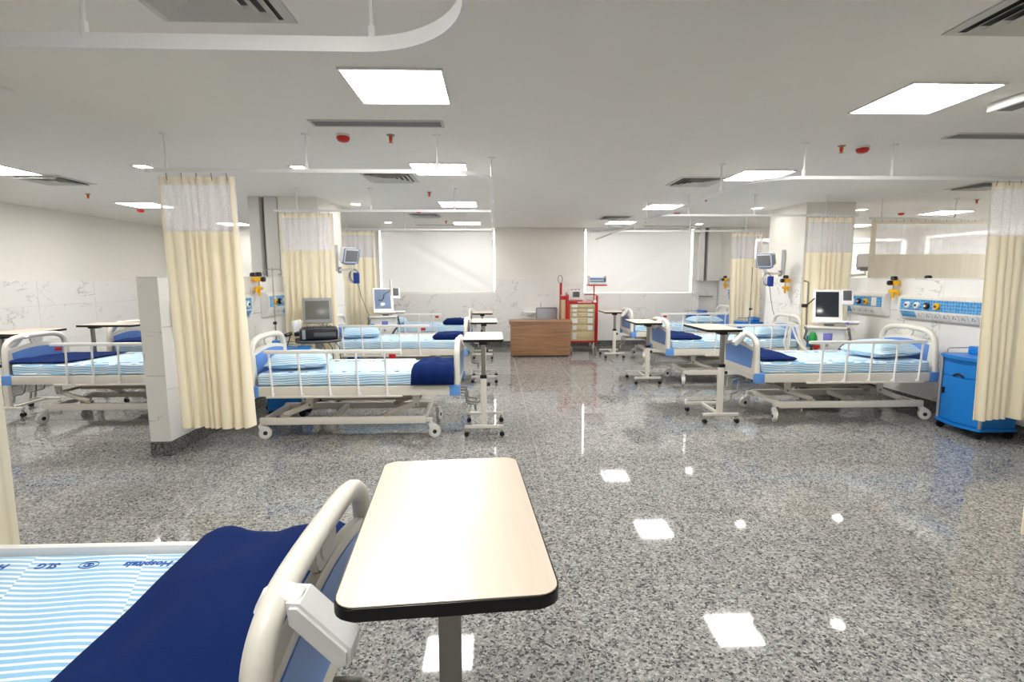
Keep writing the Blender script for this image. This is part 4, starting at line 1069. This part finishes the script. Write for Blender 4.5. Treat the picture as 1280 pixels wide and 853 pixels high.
def lid(c, d, name, mat, par, bev=.01):
    return MB().box((0, 0, 0), d, bev).build(name, mat, par, None) if False else MB().box(tuple(Vector((.0, .14, 1.07))+RT @ Vector(c)), d, bev, RT).build(name, mat, par)
ld = lid((0, 0, .20), (.36, .03, .34), 'screen_lid', 'grey', t); lid((0, -.0165, .205), (.30, .004, .25), 'screen', M_('olive_screen', (104, 106, 98), .25), ld, .001)
hd = MB().box((-.25, .02, .99), (.07, .3, .05), .012).build('probe_rail', 'black', t)
for k, mt in enumerate(('white', 'paper', 'offwhite')):
    MB().lathe([(.0, 0), (.02, .0), (.026, .07), (.034, .12), (.024, .14), (.0, .142)], (-.25+.03*k-.03, -.08+.1*k, 1.015), n=12).build('probe', mt, hd)
MB().tube([(-.31, -.08, 1.0), (-.36, -.09, .985), (-.39, -.12, .98)], .022, 8).build('side_handle', 'black', t)
for k in range(3):
    x = .02+.09*k
    MB().tube([(x, -.12, .88), (x+.05, -.13, .8), (x+.06, -.12, .6), (x+.02+.03*k, -.1, .52), (x-.04, -.06, .45)], .006, 6).build('cable', 'dgrey' if k else 'grey', t)
MB().tube([(-.33, -.1, .98), (-.37, -.12, .85), (-.36, -.12, .68), (-.39, -.1, .55)], .006, 6).build('cable', 'black', t)

# ------------------------------------------------------------------ ventilators
def ventilator(label, x, y, ang, scr, hang):
    t = thing('ventilator', label, 'ventilator', (x, y, 0), ang, 'ventilators between the beds')
    MB().prism(rrect(.5, .54, .08, 4), .10, .16, 'Z', .015).build('base', 'black', t)
    for sx in (-1, 1):
        for sy in (-1, 1):
            c = MB().cyl((sx*.23, sy*.25, .06), (sx*.23, sy*.25, .13), .016, n=8).build('castor', 'white', t)
            for s in (-1, 1): MB().cyl((sx*.23+s*.008, sy*.25, .055), (sx*.23+s*.03, sy*.25, .055), .055, n=16).build('wheel', 'white' if s > 0 else 'dgrey', c)
    MB().box((.02, .03, .42), (.26, .3, .54), .03).build('pedestal', 'offwhite', t)
    bd = MB().box((.03, .05, .83), (.46, .36, .30), .03).build('gas_module', 'offwhite', t)
    B('module_screen', 'violet', (.05, -.132, .87), (.11, .008, .1), bd, .004)
    B('module_panel', 'lockblue', (-.17, -.132, .80), (.07, .008, .16), bd, .004)
    B('red_switch', 'red', (-.1, -.132, .71), (.09, .01, .04), bd, .003)
    for k in range(2): MB().cyl((-.06+.1*k, -.13, .76), (-.06+.1*k, -.17, .76), .02, n=12).build('port', 'grey', bd)
    MB().box((.03, .02, 1.0), (.5, .42, .03), .012).build('shelf', 'beige', t)
    MB().box((.08, .05, 1.05), (.12, .1, .1), .02).build('swivel_neck', 'grey', t)
    R_ = Matrix.Rotation(-.30, 3, 'X')
    def sc(c, d, name, mat, par, bev=.01): return MB().box(tuple(Vector((.04, -.06, 1.06))+R_ @ Vector(c)), d, bev, R_).build(name, mat, par)
    h = sc((0, 0, .235), (.36, .06, .47), 'screen_housing', 'white', t, .018)
    sc((-.005, -.032, .255), (.28, .006, .36), 'screen', scr, h, .002)
    w = sc((.235, .0, .365), (.15, .06, .21), 'side_display', 'white', t, .015); sc((.235, -.032, .385), (.10, .006, .14), 'small_screen', 'dgrey', w, .002)
    sc((.12, -.04, .0), (.5, .13, .03), 'front_lip', 'white', t, .01); MB().lathe([(.0, 0), (.028, 0), (.024, .022), (.0, .024)], (.26, -.14, 1.06), n=14).build('turn_knob', 'violet', t)
    for s in (-1, 1):
        MB().tube([(s*.2+.03, -.05, .99), (s*.26+.02, -.2, .995), (s*.25+.02, -.27, .96), (s*.27+.02, -.28, .86), (s*.18+.02, -.26, .76), (s*.15, -.22, .66), (s*.12, -.14, .6)], .017, 8).build('grab_bar', 'dgrey', t)
    if hang:
        a = MB().tube([(-.2, .0, .99), (-.215, -.02, 1.28), (-.205, -.02, 1.33), (-.21, 0, 1.62), (-.27, -.02, 1.64)], .012, 8).build('support_arm', 'steel', t)
        MB().box((-.24, -.02, 1.29), (.08, .05, .05), .012).build('arm_joint', 'black', a); MB().tube([(-.22, -.02, 1.29), (-.13, -.08, 1.40)], .008, 8).build('arm_lever', 'black', a)
        MB().lathe([(.0, -.11), (.045, -.1), (.062, -.02), (.055, .05), (.03, .1), (.0, .11)], (-.14, -.19, .83), n=14).build('breathing_bag', 'green', t)
        for k in range(2): MB().tube(sag((-.1, -.16, .75), (-.33-.05*k, -.05, 1.0), .18, 14)+[(-.4-.04*k, -.02, 1.0), (-.43-.04*k, -.02, .75), (-.38, .0, .5)], .015, 8).build('breathing_hose', 'skin_tube', t)
    else:
        MB().cyl((.19, .02, 1.0), (.19, .02, 1.66), .018, n=10).build('support_arm', 'beige', t)
        MB().tube([(-.05, -.12, 1.3), (.0, -.13, 1.29), (.04, -.13, 1.33), (.05, -.11, 1.40), (.12, -.07, 1.44), (.18, .0, 1.46)], .007, 6).build('sensor_cable', 'black', t)
    return t
ventilator('white ventilator with tilted dark screen beside the first right bed', 4.60, 7.08, -.42, 'screen', True)
ventilator('white ventilator with bluish screen beyond the second left bed', -2.05, 9.45, .3, 'screen_blue', False)

# ------------------------------------------------------------------ wall monitors on arms
def wall_monitor(label, wx, wy, mx, my, mz, out, yaw, cables=True, rail=True):
    """rail on a wall face x=wx; monitor centre at (mx,my,mz)"""
    t = thing('patient_monitor', label, 'monitor', (mx, my, mz), 0, 'patient monitors on wall arms')
    Rz = Matrix.Rotation(yaw, 3, 'Z') @ Matrix.Rotation(.26, 3, 'X')
    d = Vector((wx-mx, wy-my, 0))
    def bx(c, s, n, m, p=t, bev=.01): return MB().box(tuple(Rz @ (Vector(c)*.88)), tuple(q*.88 for q in s), bev, Rz).build(n, m, p)
    h = bx((0, .03, 0), (.30, .16, .26), 'housing', 'white', t, .03); bx((0, -.052, 0), (.25, .006, .2), 'screen', 'screen_grey', h, .002)
    bx((0, -.035, .0), (.306, .012, .266), 'blue_band', 'bedblue', h, .02); bx((0, .03, -.145), (.2, .14, .03), 'tray', 'steel', t, .006)
    bx((.155, .03, 0), (.01, .1, .18), 'port_strip', 'grey', h, .002)
    if rail: MB().box((d.x+out*.02, d.y, -.03), (.04, .05, .42), .004).build('wall_rail', 'alu', t)
    j = Vector((d.x+out*.06, d.y, -.22))
    a = MB().tube([j, j*.55+Vector((0, 0, -.1)), (0.02, .04, -.2), (0, .03, -.15)], .02, 8).build('arm', 'offwhite', t)
    MB().cyl(j+Vector((0, 0, -.05)), j+Vector((0, 0, .05)), .03).build('arm_joint', 'grey', t)
    if cables:
        b = Vector((.04-out*.02, .05, -.33))
        for k in range(4): MB().tube([b+Vector((.07*math.sin(q)+.01*k, .02*k-.03, .10*math.cos(q)+.01*k)) for q in [2*PI*i/14 for i in range(14)]], .007, 5, closed=True).build('cable_coil', ('beige', 'grey', 'dgrey', 'white')[k], t)
        MB().box(b+Vector((.06, -.03, -.02)), (.09, .05, .17), .012).build('cuff_pouch', M_('cuff_blue', (36, 66, 160), .7), t)
        MB().tube([b+Vector((.07, 0, -.1)), b+Vector((.11, .02, -.3)), b+Vector((.17, .05, -.5)), b+Vector((.22, .05, -.62))], .005, 5).build('lead', 'dgrey', t)
    return t
wall_monitor('white monitor with hanging cables on the right column arm', 4.965, 8.80, 4.50, 8.55, 1.97, -1, -.95)
wall_monitor('white monitor on an arm beside the left column curtain', -2.555, 8.55, -2.24, 8.25, 2.04, 1, .9)
t = wall_monitor('monitor seen from behind on the outer side of the right column', 5.795, 8.6, 6.02, 8.25, 1.93, 1, 2.5, False)

# tall column behind the right end of the back wall keeps its own rail
t = thing('wall_rail', 'short grey mounting rail on the wall right of the far regulator', 'rail', (5.49, 11.6, 1.75)); MB().box((-.012, 0, 0), (.024, .06, .5), .003).build('rail_body', 'alu', t)
for dz in (-.18, .18): MB().cyl((-.024, 0, dz), (-.032, 0, dz), .012, n=8).build('rail_bolt', 'steel', t)
